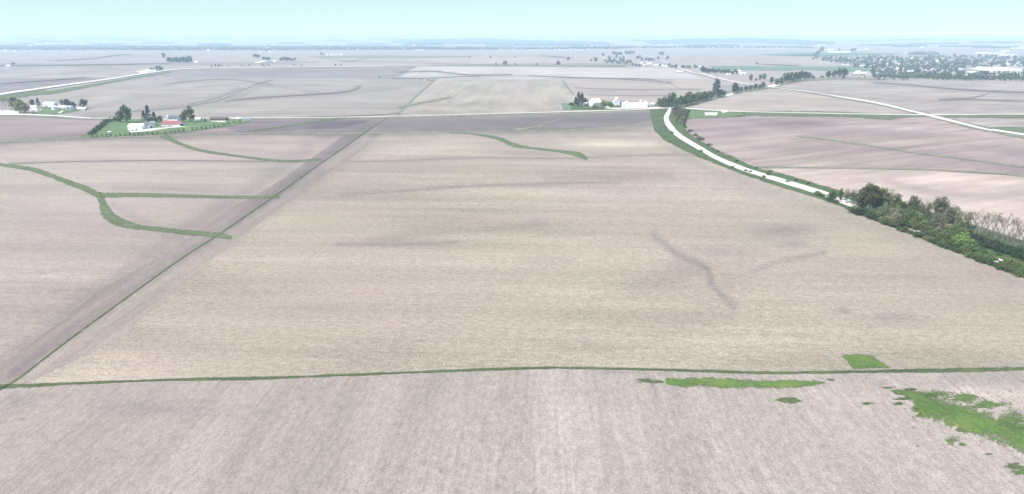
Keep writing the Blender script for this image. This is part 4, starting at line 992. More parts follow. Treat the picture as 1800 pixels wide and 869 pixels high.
# --- white farm behind the tract
for x, y, h, w, lb in [(1012, 188, 17, 1.3, "left lower conifer of the dark clump at the white farm"), (1017, 188, 26, 1.1, "tallest conifer of the dark clump at the white farm"),
                       (1023, 188, 24, 1.1, "second tallest conifer on the right of the white farm's dark clump")]:
    tree(x, y, h, 'cone', 'conif', lb, "dark conifers of the white farm", w)
tree(1028, 186, 14, 'broad', 'dark', "dark tree between the conifers and the gabled white house", None, 1.0)
tree(1004, 186, 7, 'bush', 'dark', "low shrub on the left foot of the dark conifers", None, 1.3)
tree(1045, 191, 10, 'bush', 'olive', "small olive bush in front of the gabled white house", None, 1.0)
tree(1061, 191, 15, 'broad', 'olive', "yellow-green tree right of the gabled white house", None, 1.2)
tree(1071, 188, 11, 'bush', 'green', "green bush left of the tall white barn", None, 1.3)
tree(1094, 186, 9, 'bush', 'dark', "dark bush right of the tall white barn", None, 1.3)
# --- mid-distance scattered trees
for x, y, h, w, c, lb in [(888, 115.5, 10, 1.1, 'mid', "largest lone tree on the thin hedge line in the middle distance"), (981, 115, 9, 1.2, 'dark', "dark lone tree at the left end of the grey-green pasture"),
    (999, 108, 8, 1.0, 'mid', "lone tree above the pasture"), (1047, 109.5, 9, 1.2, 'dark', "tree left of the hamlet"), (1039, 109, 6, 1.0, 'mid', "smaller tree beside the one left of the hamlet"),
    (943, 115.5, 5, 1.4, 'mid', "low tree on the hedge line between the two lone trees"), (862, 103, 5, 1.2, 'mid', "small tree on the far field line"), (906, 114.5, 3.5, 1.5, 'mid', "small bush right of the largest lone tree"),
    (872, 114.5, 3.5, 1.4, 'mid', "small bush left of the largest lone tree"), (905, 102.5, 4, .8, 'mid', "thin lone tree in the far pale field"), (825, 103, 4, 1, 'mid', "single small tree on the left of the far pale field"),
    (667, 137.5, 4, 1.0, 'mid', "solitary small bush at the tip of the dark field"), (288, 103, 11, .9, 'mid', "lone tree above the grove on the left skyline field"), (1330, 113.5, 5, 1.3, 'mid', "faint small tree in the pale field beyond the green crop"),
    (24, 115, 5, 1.5, 'dark', "dark tree beside the white roof at the far left")]:
    tree(x, y, h, 'broad_far', c, lb, None, w * 1.1)
def cluster(pts, col, label, group, kind='broad_far', wide=1.1, seed=0):
    r = random.Random(seed)
    if len(pts) > 20 or isinstance(label, str):
        for x, y, h in pts: tree(x, y, h * r.uniform(.85, 1.15), kind, col, label, group, wide * r.uniform(.85, 1.15))
    else: row([(x, y, h * r.uniform(.85, 1.15), kind, col, wide * r.uniform(.85, 1.15), 'tree') for x, y, h in pts], label, group)
cluster([(296 + i * 3.4, 111 - abs(i - 6) * .1, 9 + 2.5 * math.sin(i * 1.9)) for i in range(13)], 'dark', ("dark tree", "in the grove left of the lone white barn"), "upper left grove")
cluster([(266, 124, 5), (270, 124.5, 6), (276, 125, 9), (281, 125, 9), (285, 124.5, 7)], 'dark', ("tree", "in the clump at the left road's bend"), "clump at the left road bend")
cluster([(372, 118.5, 4), (379, 118.5, 6), (385, 118.5, 6), (390, 118, 4), (402, 117.5, 3), (425, 117, 3), (438, 116.5, 4)], 'mid', ("hedge bush", "along the far line right of the left road bend"), "hedge line bushes upper left")
cluster([(462, 117, 4), (466, 117, 3), (472, 116.5, 4), (517, 116, 3.5), (530, 116, 3), (590, 116, 4), (599, 116, 4)], 'dark', ("tiny tree", "along the far straight road"), "roadside trees far straight road")
cluster([(447, 101.5, 6), (451, 102, 8), (455, 102, 7), (464, 107, 7), (469, 108, 8), (473, 107.5, 7), (494, 107.5, 7), (499, 108, 8), (504, 108, 7), (509, 108, 7), (514, 107.5, 6), (519, 107, 5)], 'dark', ("dark tree", "round the small farm above the dark field"), "trees of the upper centre-left farm")
cluster([(565, 97.5, 5), (569, 98, 4), (450, 91, 4), (458, 91.5, 4), (468, 91, 4), (502, 90, 4), (594, 98, 3)], 'dark', ("small tree", "by the distant white sheds above the dark field"), "trees by distant sheds")
HAM = [(1060, 99), (1064, 110), (1068, 111), (1072, 109), (1076, 112), (1080, 108), (1084, 111), (1088, 112), (1092, 109), (1096, 111), (1100, 113), (1104, 110), (1108, 112), (1078, 96), (1082, 96), (1086, 97), (1090, 98), (1100, 95), (1104, 96), (1108, 95), (1113, 95.5),
       (1084, 102), (1090, 104), (1096, 104), (1112, 116), (1118, 117), (1124, 118), (1120, 104), (1124, 103), (1128, 107), (1135, 107), (1140, 107), (1144, 108), (1149, 107), (1157, 105), (1174, 102), (1172, 105.5), (1160, 96.5), (1164, 97), (1071, 104), (1160, 117), (1176, 118), (1181, 119), (1187, 119), (1189, 118.5), (1199, 120), (1202, 120), (1209, 120), (1213, 120), (1221, 120), (1226, 120)]
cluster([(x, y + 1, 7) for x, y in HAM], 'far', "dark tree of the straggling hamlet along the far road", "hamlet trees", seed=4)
cluster([(1238 + i * 3.6, 128 + .12 * i + (i % 3) * .5, 9 - .12 * i) for i in range(17)] + [(1235, 127, 12), (1236.5, 128, 11)], 'dark', ("tree", "in the dense row before the long white shed"), "dense far road row", seed=5)
cluster([(1010 + i * 6, 86.5 + (i % 2) * .5, 4.5) for i in range(11)], 'dark', ("small tree", "in the broken row on the far rise"), "broken row on the far rise", seed=6)
cluster([(1392 + i * 4, 99.5, 4) for i in range(12)] + [(1432, 100, 8), (1436, 98, 9), (1440, 94, 9), (1443, 92, 9), (1446, 91, 9), (1475, 91, 7), (1497, 91, 6), (1502, 91, 7)], 'mid', "blue-green tree by the long white sheds left of the village", "trees by the long white sheds", seed=7)

# ------------------------------------------------------------------ village woods and houses
VIL = [(1425, 103), (1445, 103), (1470, 104), (1500, 107), (1530, 103), (1560, 101), (1600, 104), (1640, 102), (1680, 100), (1720, 99), (1760, 101), (1800, 103), (1850, 103), (1850, 141), (1800, 141), (1690, 141), (1610, 138), (1560, 135), (1525, 134), (1535, 125), (1500, 119), (1470, 112), (1430, 107)]
def inside(x, y, P):
    c = False; n = len(P)
    for i in range(n):
        a = P[i]; b = P[(i + 1) % n]
        if (a[1] > y) != (b[1] > y) and x < (b[0] - a[0]) * (y - a[1]) / (b[1] - a[1]) + a[0]: c = not c
    return c
OPEN = [(1695, 119, 1800, 132), (1500, 126, 1532, 133), (1455, 120, 1475, 126), (1486, 114, 1500, 120)]
rv = random.Random(77); vt = []
tries = 0
def joined(items, name, label, cat='trees'):
    """trees past the countable ones: the same crowns, joined"""
    Vs = []; Fs = []; Ts = []; k = 0; r = random.Random(5)
    pr = []
    for cm, tm in PROTO['broad_far']:
        v = np.empty(len(cm.vertices) * 3); cm.vertices.foreach_get('co', v); v = v.reshape(-1, 3)
        f = np.array([list(p.vertices) for p in cm.polygons]); t = np.empty(len(f)); cm.attributes['tone'].data.foreach_get('value', t); pr.append((v, f, t))
    xs, ys = px2w([q[0] for q in items], [q[1] for q in items]); u, v_ = to_uv(xs, ys); zs = uv_pos(u, v_)[2]
    for (px_, py_, h, w), x, y, z in zip(items, xs, ys, zs):
        d = (y * cp - (z - CAM[2]) * sp) / F_PX; H = h * d; a = r.uniform(0, 6.28); v, f, t = pr[r.randrange(len(pr))]
        q = v * (H * w, H * w, H); q = np.stack([q[:, 0] * math.cos(a) - q[:, 1] * math.sin(a) + x, q[:, 0] * math.sin(a) + q[:, 1] * math.cos(a) + y, q[:, 2] + z], -1)
        Vs.append(q); Fs.append(f + k); Ts.append(np.clip(t + r.uniform(-.25, .25), 0, 1)); k += len(v)
    V = np.concatenate(Vs); F = np.concatenate(Fs); T = np.concatenate(Ts)
    me = leaf_mesh(name, V.tolist(), F.tolist(), T.tolist())
    o = bpy.data.objects.new(name, me); COL.objects.link(o); o.color = GR['far'] + (1,)
    return tag(o, label, cat, None, 'stuff')
while len(vt) < 330 and tries < 20000:
    tries += 1
    x = rv.uniform(1425, 1835); y = 141 - 40 * rv.random() ** 1.1
    if not inside(x, y, VIL): continue
    if any(a < x < c and b < y < d for a, b, c, d in OPEN): continue
    if any(abs(x - q[0]) < 4.2 and abs(y - q[1]) < 1.7 for q in vt): continue
    vt.append((x, y))
vt.sort(key=lambda q: -q[1])
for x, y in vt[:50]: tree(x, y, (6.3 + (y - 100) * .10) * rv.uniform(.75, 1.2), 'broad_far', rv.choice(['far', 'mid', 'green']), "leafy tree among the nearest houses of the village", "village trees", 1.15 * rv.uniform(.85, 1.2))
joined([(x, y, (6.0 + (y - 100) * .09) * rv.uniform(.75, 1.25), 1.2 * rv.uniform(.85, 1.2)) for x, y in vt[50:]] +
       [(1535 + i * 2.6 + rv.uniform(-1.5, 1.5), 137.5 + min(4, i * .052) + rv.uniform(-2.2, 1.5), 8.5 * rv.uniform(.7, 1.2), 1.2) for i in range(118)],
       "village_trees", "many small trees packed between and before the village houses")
for x, y, h in [(1595, 104, 0), ]: pass
tree(1556, 108, 9, 'broad_far', 'dark', "tallest dark tree on the village's upper edge", None, .8)

def blob_wood(pts, name, label, seed, n, hm=(11, 17), col='far', rad=(6, 12)):
    """far wood that reads as one mass: crowns of many faces in one object. pts: quads/polys in px"""
    rnd = random.Random(seed); xs = []; ys = []
    for poly in pts:
        x0, x1 = min(p[0] for p in poly), max(p[0] for p in poly); y0, y1 = min(p[1] for p in poly), max(p[1] for p in poly)
        k = 0; t = 0
        while k < n / len(pts) and t < n * 20:
            t += 1; x, y = rnd.uniform(x0, x1), rnd.uniform(y0, y1)
            if inside(x, y, poly): xs.append(x); ys.append(y); k += 1
    X, Y = px2w(xs, ys); u, v = to_uv(X, Y); Z = uv_pos(u, v)[2]
    V = []; Fc = []; tn = []
    ico = [(0, 0, 1), (.89, 0, .35), (.28, .85, .35), (-.72, .53, .35), (-.72, -.53, .35), (.28, -.85, .35), (.6, .5, -.45), (-.3, .75, -.45), (-.8, 0, -.45), (-.3, -.75, -.45), (.6, -.5, -.45)]
    fs = [(0, 1, 2), (0, 2, 3), (0, 3, 4), (0, 4, 5), (0, 5, 1), (1, 6, 2), (2, 7, 3), (3, 8, 4), (4, 9, 5), (5, 10, 1), (6, 7, 2), (7, 8, 3), (8, 9, 4), (9, 10, 5), (10, 6, 1)]
    for x, y, z in zip(X, Y, Z):
        h = rnd.uniform(*hm); r = rnd.uniform(*rad); k = len(V); t0 = rnd.random()
        for a, b, c in ico:
            j = rnd.uniform(.75, 1.25); V.append((x + a * r * j, y + b * r * j, z + h * .55 + c * h * .5 * j))
        for f in fs: Fc.append(tuple(i + k for i in f)); tn.append(min(1, max(0, t0 + rnd.uniform(-.2, .2))))
    me = leaf_mesh(name, V, Fc, tn)
    o = bpy.data.objects.new(name, me); COL.objects.link(o); o.color = GR[col] + (1,)
    return tag(o, label, "wood", None, 'stuff')
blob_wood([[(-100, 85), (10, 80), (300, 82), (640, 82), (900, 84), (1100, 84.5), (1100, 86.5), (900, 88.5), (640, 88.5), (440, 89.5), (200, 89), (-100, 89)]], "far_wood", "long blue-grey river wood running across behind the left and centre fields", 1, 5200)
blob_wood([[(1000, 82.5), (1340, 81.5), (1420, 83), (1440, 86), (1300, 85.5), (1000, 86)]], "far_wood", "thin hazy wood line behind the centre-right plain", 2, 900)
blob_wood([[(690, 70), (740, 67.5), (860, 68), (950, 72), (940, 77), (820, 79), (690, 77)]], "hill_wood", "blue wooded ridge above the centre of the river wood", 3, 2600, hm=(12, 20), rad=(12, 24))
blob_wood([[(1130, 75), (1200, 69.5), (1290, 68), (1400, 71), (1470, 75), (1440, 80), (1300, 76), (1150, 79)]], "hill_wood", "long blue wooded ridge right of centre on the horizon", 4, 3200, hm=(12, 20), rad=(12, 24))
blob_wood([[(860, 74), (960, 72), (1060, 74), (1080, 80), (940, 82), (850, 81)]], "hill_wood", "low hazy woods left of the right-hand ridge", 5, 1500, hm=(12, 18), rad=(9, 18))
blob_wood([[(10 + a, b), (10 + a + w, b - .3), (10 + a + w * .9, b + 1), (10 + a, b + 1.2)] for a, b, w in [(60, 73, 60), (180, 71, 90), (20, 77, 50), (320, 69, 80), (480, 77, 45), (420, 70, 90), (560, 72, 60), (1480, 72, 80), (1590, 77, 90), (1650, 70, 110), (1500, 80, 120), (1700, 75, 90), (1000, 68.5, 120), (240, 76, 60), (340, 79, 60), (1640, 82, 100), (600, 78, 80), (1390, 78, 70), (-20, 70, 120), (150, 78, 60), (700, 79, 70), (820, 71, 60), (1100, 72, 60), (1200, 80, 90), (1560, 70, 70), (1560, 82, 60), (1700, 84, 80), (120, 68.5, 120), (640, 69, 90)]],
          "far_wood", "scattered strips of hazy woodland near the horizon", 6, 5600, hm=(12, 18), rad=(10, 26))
blob_wood([[(1425, 100), (1560, 99), (1640, 99.5), (1760, 98), (1840, 100), (1840, 118), (1700, 120), (1560, 122), (1490, 116)]], "village_wood", "mass of small trees filling the back of the village", 7, 520, hm=(7, 12), rad=(5, 9))
blob_wood([[(1595, 95), (1625, 92.5), (1650, 94), (1650, 98), (1600, 98)]], "far_wood", "small dark grove just above the village", 8, 110, hm=(10, 16), rad=(7, 11))
blob_wood([[(365, 81), (375, 77), (390, 79), (400, 82), (392, 86), (370, 86)]], "far_wood", "small wooded knoll behind the upper left farm", 9, 150, hm=(12, 18), rad=(9, 15))

# ------------------------------------------------------------------ buildings
def gable(name, label, cat, px, py, L, W, hw, hr, yaw=3.0, wall='white', roof='whiteroof', doors=(), windows=(), group=None, chimney=False, over=.5, xyz=None, lean=None):
    """L along local x (across the view), W deep; doors/windows: (face, offset, width, height, sill)"""
    x, y, z, k = at(px, py) if xyz is None else xyz
    e = empty(name, label, cat, (x, y + W / 2, z - .1), R(-yaw), (1, 1, 1), group)
    g = G(); a, b = L / 2, W / 2
    g.add([(-a, -b, 0), (a, -b, 0), (a, b, 0), (-a, b, 0), (-a, -b, hw), (a, -b, hw), (a, b, hw), (-a, b, hw), (-a, 0, hw + hr), (a, 0, hw + hr)],
          [(0, 1, 5, 4), (2, 3, 7, 6), (1, 2, 6, 9, 5), (3, 0, 4, 8, 7)])
    g.obj("wall", M[wall], e)
    g = G(); t = .18; s = hr / b; ob = b + over; oz = hw - over * s
    for sg in (-1, 1):
        g.add([(-a - over, sg * ob, oz + .02), (a + over, sg * ob, oz + .02), (a + over, 0, hw + hr + .02), (-a - over, 0, hw + hr + .02),
               (-a - over, sg * ob, oz + t), (a + over, sg * ob, oz + t), (a + over, 0, hw + hr + t), (-a - over, 0, hw + hr + t)],
              [(0, 1, 2, 3), (4, 7, 6, 5), (0, 4, 5, 1), (1, 5, 6, 2), (3, 7, 4, 0)])
    ro = g.obj("roof", M[roof], e)
    if chimney: G().box(-.4, .4, -.4, .4, hw + hr * .5, hw + hr + 1.1).obj("chimney", M['brown'], ro)
    for lst, nm, mt in ((doors, "door", None), (windows, "window", 'dark')):
        for (fc, off, w, h, sill, *mm) in lst:
            g = G(); d = .08; m_ = M[mm[0]] if mm else (M['dark'])
            if fc == 'S': g.box(off - w / 2, off + w / 2, -b - d, -b + .02, sill, sill + h)
            elif fc == 'E': g.box(a - .02, a + d, off - w / 2, off + w / 2, sill, sill + h)
            elif fc == 'W': g.box(-a - d, -a + .02, off - w / 2, off + w / 2, sill, sill + h)
            g.obj(nm, m_, e)
    return e
def grain_bin(label, px, py, rad, h, mat='galv', group=None, hr=None):
    x, y, z, k = at(px, py); e = empty("grain_bin", label, "grain bin", (x, y + rad, z - .1), 0, (1, 1, 1), group)
    prof = [(rad, 0)]
    n = max(4, int(h / .9))
    for i in range(n): zz = h * i / n; prof += [(rad, zz + .1), (rad + .05, zz + .45 * h / n), (rad, zz + .9 * h / n)]
    prof.append((rad, h)); G().lathe(prof, 24).obj("wall", M[mat], e)
    hr = hr or rad * .55
    G().lathe([(rad + .15, h - .05), (rad + .15, h + .05), (.45, h + hr), (.45, h + hr + .4), (.1, h + hr + .5)], 24).obj("roof", M[mat], e)
    g = G()
    for s in (-.25, .25): g.bar((s, -rad - .12, 0), (s, -rad - .12, h), .03, None, 4)
    for i in range(int(h / .5)): g.bar((-.25, -rad - .12, .3 + i * .5), (.25, -rad - .12, .3 + i * .5), .02, None, 3)
    tag(g.obj("ladder", M['steel'], e), None)
    return e
W3 = lambda xs, z=1.2, w=1.1, h=1.3: [('S', x, w, h, z) for x in xs]
# left farm
gable("farmhouse", "small gabled white farmhouse right of the olive trees", "house", 58, 195.5, 11, 9, 5.5, 3.2, 8, 'white', 'whiteroof', [('S', 0, 1.1, 2.1, 0)], W3([-3.5, 3.3]) + W3([-3, 3], 3.6) + [('E', 0, 1.1, 1.3, 1.2)])
gable("porch_wing", "low white wing joined before the small farmhouse", "building", 62, 196, 6, 4, 2.8, 1.4, 8, 'white', 'whiteroof', [], W3([-1.2, 1.3]))
gable("machine_shed", "long white shed behind the white bin of the left farm", "shed", 85, 188.5, 20, 12, 5.0, 3.2, 6, 'white', 'whiteroof', [('S', -5, 4.5, 4, 0, 'cream'), ('E', 0, 4, 3.6, 0)])
grain_bin("squat white-roofed bin in front of the long white shed", 94, 195, 4.6, 6.5, 'white')
gable("livestock_shed", "long low white shed between the white bin and the grey bins", "shed", 112, 192.5, 24, 10, 3.6, 2.2, 3, 'white', 'whiteroof', [('S', -8, 3, 2.6, 0)], W3([-4, -1, 2, 5]))
grain_bin("left one of the two grey steel bins", 117.5, 195, 3.2, 6.2, 'galv', "grey bins")
grain_bin("right one of the two grey steel bins, by the dark trees", 124, 195, 3.4, 6.6, 'galv', "grey bins")
gable("low_shed", "low white shed under the big round tree at the farm's right end", "shed", 143, 194, 15, 9, 2.6, 2.2, 12, 'white', 'whiteroof', [('E', 0, 3, 2.3, 0)])
# red-roof farm
gable("machine_shed", "big white shed with white roof left of the dark-roofed one", "shed", 238, 229, 20, 13, 4.6, 3.4, 5, 'white', 'whiteroof', [('S', 0, 5, 4, 0, 'cream'), ('S', -7, 1.2, 2.1, 0)], [])
gable("machine_shed", "tall white-walled shed with dark grey roof and dark right end", "shed", 255, 227.5, 12, 11, 5.2, 3.0, 5, 'white', 'grey', [('S', -1, 4.2, 4, 0, 'cream'), ('E', 0, 4, 3.6, 0)], [])
gable("annex", "low white lean building stepped in front of the big white sheds", "shed", 232, 231.5, 9, 6, 2.8, 1.6, 5, 'white', 'whiteroof', [('S', 1.5, 2.6, 2.1, 0)], [])
gable("barn", "long barn with a red roof and white front wall", "barn", 300.5, 223.5, 26, 11, 4.4, 3.4, 3, 'white', 'red', [('S', -8, 3.6, 3.2, 0, 'cream'), ('S', 6, 1.1, 2.1, 0, 'cream'), ('E', 0, 7.5, 3.9, 0)], W3([-2, 1]), over=.6)
gable("farmhouse", "grey-roofed white house behind the red-roofed barn", "house", 304, 214.5, 14, 9, 5.4, 3.4, 3, 'white', 'grey', [('S', 1, 1.1, 2.1, 0)], W3([-4.5, -2, 4], 3.6), chimney=True)
gable("house_wing", "white gabled wing at the left of the grey-roofed house", "building", 292, 213.5, 6.5, 8, 5.6, 2.6, 88, 'white', 'whiteroof', [], [('E', 0, 1.1, 1.3, 3.4), ('E', 0, 1.1, 1.3, 1.0)])
gable("garage", "small white outbuilding between the spruces and the dark-roofed shed", "shed", 267, 219, 7, 6, 2.8, 1.6, 3, 'white', 'bluegrey', [('S', 0, 2.6, 2.2, 0)], [])
gable("pole_barn", "long low brown barn behind the right part of the farm lawn", "barn", 383, 213.5, 24, 9, 3.2, 2.4, 3, 'brown', 'brown', [('S', -6, 3.4, 2.8, 0, 'dark'), ('S', 4, 3.4, 2.8, 0, 'dark')], [])
gable("mobile_home", "narrow white building with grey roof at the right end of the farm", "building", 434, 212.8, 13, 5, 3.0, 1.2, 3, 'white', 'bluegrey', [('S', 2, 1, 2, 0)], W3([-4, -1, 4.6], 1.1, 1.0, .9))
gable("equipment_shed", "small white-roofed shed right of the tall two-lobed tree", "shed", 347, 211.5, 9, 6, 2.2, 1.2, 3, 'cream', 'whiteroof', [('S', 0, 3, 2, 0)], [])
def tank(label, px, py):
    x, y, z, k = at(px, py); e = empty("fuel_tank", label, "tank", (x, y, z))
    g = G(); n = 16; r = 1.0; prof = [(-2.6, .0), (-2.5, .5), (-2.1, .9), (-1.6, 1.0), (1.6, 1.0), (2.1, .9), (2.5, .5), (2.6, 0)]
    k0 = 0
    for xx, rr in prof:
        for i in range(n): t = 2 * math.pi * i / n; g.v.append((xx, rr * math.cos(t) * 1.05, 1.7 + rr * math.sin(t) * 1.05))
    for q in range(len(prof) - 1):
        for i in range(n): j = (i + 1) % n; g.f.append((q * n + i, q * n + j, (q + 1) * n + j, (q + 1) * n + i))
    g.obj("vessel", M['white'], e, True)
    for s in (-1.4, 1.4): G().box(s - .15, s + .15, -.6, .6, -.1, 1.0).obj("leg", M['steel'], e)
tank("round-ended white tank on the lawn behind the planted row", 193, 234.5)
def car(label, px, py, col='white', yaw=0, group=None, kind='pickup'):
    x, y, z, k = at(px, py); e = empty("parked_car", label, "car", (x, y, z), R(yaw), (1, 1, 1), group)
    pr = [(-2.5, .45), (-2.5, 1.0), (-1.4, 1.12), (-.8, 1.7), (.6, 1.75), (1.0, 1.1), (2.5, 1.05), (2.55, .45)] if kind == 'pickup' else [(-2.3, .4), (-2.3, .85), (-1.3, 1.0), (-.6, 1.5), (1.1, 1.5), (1.9, .95), (2.3, .9), (2.3, .4)]
    g = G(); n = len(pr)
    for s in (-.9, .9):
        for a, b in pr: g.v.append((a, s * (.85 if b > 1.3 else 1), b))
    for i in range(n): j = (i + 1) % n; g.f.append((i, j, n + j, n + i))
    g.f.append(tuple(range(n))[::-1]); g.f.append(tuple(n + i for i in range(n)))
    g.obj("body", M[col], e)
    G().box(-.95 if kind == 'pickup' else -.7, .8, -.93, .93, 1.15, 1.45).obj("window", M['dark'], e)
    for sx in (-1.5, 1.5):
        for sy in (-.85, .85):
            w = G(); w.bar((sx, sy - .12, .36), (sx, sy + .12, .36), .36, None, 12); w.obj("wheel", M['tyre'], e)
car("white vehicle parked before the left part of the brown barn", 379.5, 215.3, 'white', 10, "white vehicles by the brown barn")
car("white van-like vehicle parked before the brown barn's right part", 386, 215.3, 'white', 80, "white vehicles by the brown barn", 'van')
car("grey-blue car on the road by the junction left of the white road", 1167, 190.6, 'bluegrey', 2, None, 'car')
# white farm
gable("white_barn", "large white gabled barn right of the dark conifers", "barn", 1046, 188, 19, 15, 7.5, 6.5, -35, 'white', 'whiteroof', [('S', 0, 4.5, 4, 0, 'cream'), ('S', -5, 1.4, 1.6, 2.4)], [('S', 0, 1.6, 1.8, 7.5)])
gable("milk_house", "small white shed squeezed between the conifers and the large white barn", "shed", 1028.5, 187, 5.5, 5, 4.6, 1.8, 0, 'white', 'whiteroof', [('S', 0, 1.2, 2.1, 0)], [])
gable("white_barn", "tall narrow white barn standing mid-farm with a raised cupola", "barn", 1084, 186.5, 10.5, 11, 7.0, 5.0, 86, 'white', 'whiteroof', [('E', 0, 3.4, 3.4, 0, 'cream')], [('E', 0, 1.4, 1.6, 6.5)])
x, y, z, k = at(1084, 186.5)
cu = gable("cupola_tower", "white boxy cupola topping the tall narrow barn", "cupola", 0, 0, 4.6, 4.6, 3.2, 1.3, 3, 'white', 'whiteroof', [], [], xyz=(x, y + 3.2, z + 10.6, k))
gable("lean_shed", "dark little shed against the tall narrow barn's left", "shed", 1076, 186.2, 5, 5, 3.4, 1.2, 0, 'brown', 'grey', [], [])
gable("poultry_house", "longest white building of the white farm, low beside the yellow road corner", "shed", 1116, 190.2, 44, 13, 5.6, 3.4, 2, 'white', 'whiteroof', [('S', -12, 4, 3.6, 0, 'cream'), ('S', 10, 4, 3.6, 0, 'cream')], W3([-18, -6, -2, 3, 17]))
gable("cross_wing", "white cross wing with a gable rising at the left of the longest white building", "shed", 1103, 188.6, 9, 12, 7, 3.2, 88, 'white', 'whiteroof', [], [])
gable("cross_wing", "small white raised shed behind the right half of the longest white building", "shed", 1128, 185.0, 7, 6, 6.5, 2.4, 88, 'white', 'whiteroof', [], [])
gable("cross_wing", "white gabled end block at the right of the longest white building", "shed", 1136.5, 188.0, 6.5, 8, 7.2, 2.6, 88, 'white', 'whiteroof', [], [])
gable("garage", "small white square building nearest the road junction", "shed", 1146.5, 187.5, 6.5, 6, 5, 1.6, 2, 'white', 'whiteroof', [('S', 0, 2.8, 2.4, 0)], [])
gable("garage", "low pale blue-roofed shed left of the lone square building", "shed", 1142, 189.2, 6, 5, 2.6, 1.4, 2, 'cream', 'bluegrey', [], [])

# cell tower and its huts
x, y, z, k = at(1255, 203); Ht = 73 * k
tw = empty("cell_tower", "tall thin lattice cell tower with an antenna cluster on top", "tower", (x, y, z))
g = G(); segs = 26; r0, r1 = .62, .34
def leg_p(i, t): a = 2 * math.pi * i / 3 + .4; r = r0 + (r1 - r0) * t; return Vector((r * math.cos(a), r * math.sin(a), Ht * t - .2 * (t == 0)))
for i in range(3):
    lg = G(); lg.bar(leg_p(i, 0), leg_p(i, 1), .07, .05, 6); lg.obj("leg", M['steel'], tw)
for s in range(segs):
    for i in range(3):
        a, b = leg_p(i, s / segs), leg_p((i + 1) % 3, (s + 1) / segs)
        g.bar(a, b, .03, None, 3); g.bar(leg_p(i, s / segs), leg_p((i + 1) % 3, s / segs), .03, None, 3)
tag(g.obj("bracing", M['steel'], tw), None, kind='stuff')
G().lathe([(1.9, Ht - 3.2), (1.9, Ht - 2.9), (1.5, Ht - 2.9)], 6).obj("platform", M['steel'], tw)
G().lathe([(1.7, Ht - 8.0), (1.7, Ht - 7.7), (1.3, Ht - 7.7)], 6).obj("platform", M['steel'], tw)
for zz in (Ht - 1.6, Ht - 6.6):
    for i in range(6):
        a = i * math.pi / 3 + .2; G().box(-.32, .32, -.16, .16, -1.3, 1.3).obj("antenna", M['galv'], tw)
        o = bpy.data.objects[-1] if False else [c for c in tw.children if c.name.startswith("antenna")][-1]
        o.location = (2.0 * math.cos(a), 2.0 * math.sin(a), zz); o.rotation_euler = (0, 0, a + math.pi / 2)
for px_, py_, L, lb in [(1247, 203, 5, "larger white equipment hut at the foot of the cell tower"), (1242.5, 204.5, 3, "small white cabinet left of the tower's larger hut"), (1256, 204.5, 3.4, "white cabinet right of the cell tower base")]:
    gable("equipment_hut", lb, "hut", px_, py_, L, 3, 2.5, .5, 3, 'white', 'whiteroof', [('S', 0, .9, 2, 0)], [], over=.15)
x, y, z, k = at(1521.5, 178)
pm = empty("radio_mast", "very thin pale mast beside the diagonal gravel road on the right", "mast", (x, y, z))
G().bar((0, 0, -.3), (0, 0, 15 * k), .28, .12, 6).obj("pole", M['galv'], pm); G().box(-.9, .9, -.08, .08, 15 * k - 1.2, 15 * k - 1.0).obj("crossarm", M['galv'], pm)

# distant farm buildings, each a small real building
FARB = [(345, 111, 17, 10, 'white', 'whiteroof', "white-roofed barn right of the upper left grove"), (14, 118, 16, 8, 'white', 'whiteroof', "white roof at the far left edge beside a dark tree"),
        (483, 109.5, 14, 12, 'white', 'cream', "largest pale building of the upper centre-left farm"), (476, 107, 6, 5, 'white', 'grey', "small shed left of that farm's largest building"), (499, 106, 6, 5, 'white', 'whiteroof', "little white house among the upper centre-left farm's trees"),
        (458, 92.5, 16, 9, 'white', 'whiteroof', "distant white shed left of the pair on the far edge"), (475, 92, 14, 8, 'white', 'whiteroof', "distant white shed right of the pair on the far edge"),
        (575, 97.5, 14, 8, 'white', 'whiteroof', "leftmost building of the white farm row beyond the dark field"), (583, 97.5, 18, 9, 'white', 'whiteroof', "second and tallest building of the distant white farm row"), (590, 98, 12, 8, 'white', 'whiteroof', "third building of the distant white farm row"), (598, 97.5, 20, 8, 'white', 'whiteroof', "long rightmost shed of the distant white farm row"),
        (271, 126.5, 10, 6, 'white', 'whiteroof', "white shed under the clump at the left road bend"),
        (1207, 119, 10, 8, 'cream', 'brown', "low house among hamlet trees left of the far road"), (1229.5, 119.5, 10, 8, 'white', 'whiteroof', "single white house right end of the hamlet before the dense row"),
        (1295, 129, 24, 9, 'white', 'whiteroof', "long white shed at the right end of the dense row"), (1283, 132, 5, 5, 'white', 'whiteroof', "small white hut left of the long white shed, right of its pair"), (1278, 132, 5, 5, 'white', 'whiteroof', "small white hut left of the long white shed, left of its pair"), (1306, 132, 16, 5, 'cream', 'whiteroof', "low pale shed right of the long white shed"),
        (1305, 84.5, 26, 14, 'white', 'whiteroof', "bright white barn on the far centre-right plain"), (1375, 84.5, 14, 12, 'white', 'whiteroof', "small bright white building right on the far plain"),
        (1446, 137.5, 10, 8, 'brown', 'brown', "dark red-brown shed left of the rounded clump"), (1509, 129, 14, 9, 'white', 'whiteroof', "pale house standing open right of the rounded clump"), (1490, 134, 10, 8, 'cream', 'grey', "grey-roofed house beside the rounded clump")]
for x, y, L, W, wl, rf, lb in FARB: gable("farm_building", lb, "building", x, y, L, W, L * .26 + 1.5, W * .3, 5, wl, rf, [('S', 0, L * .2, L * .2 + 1, 0)], [], over=.4)
rh = random.Random(9)
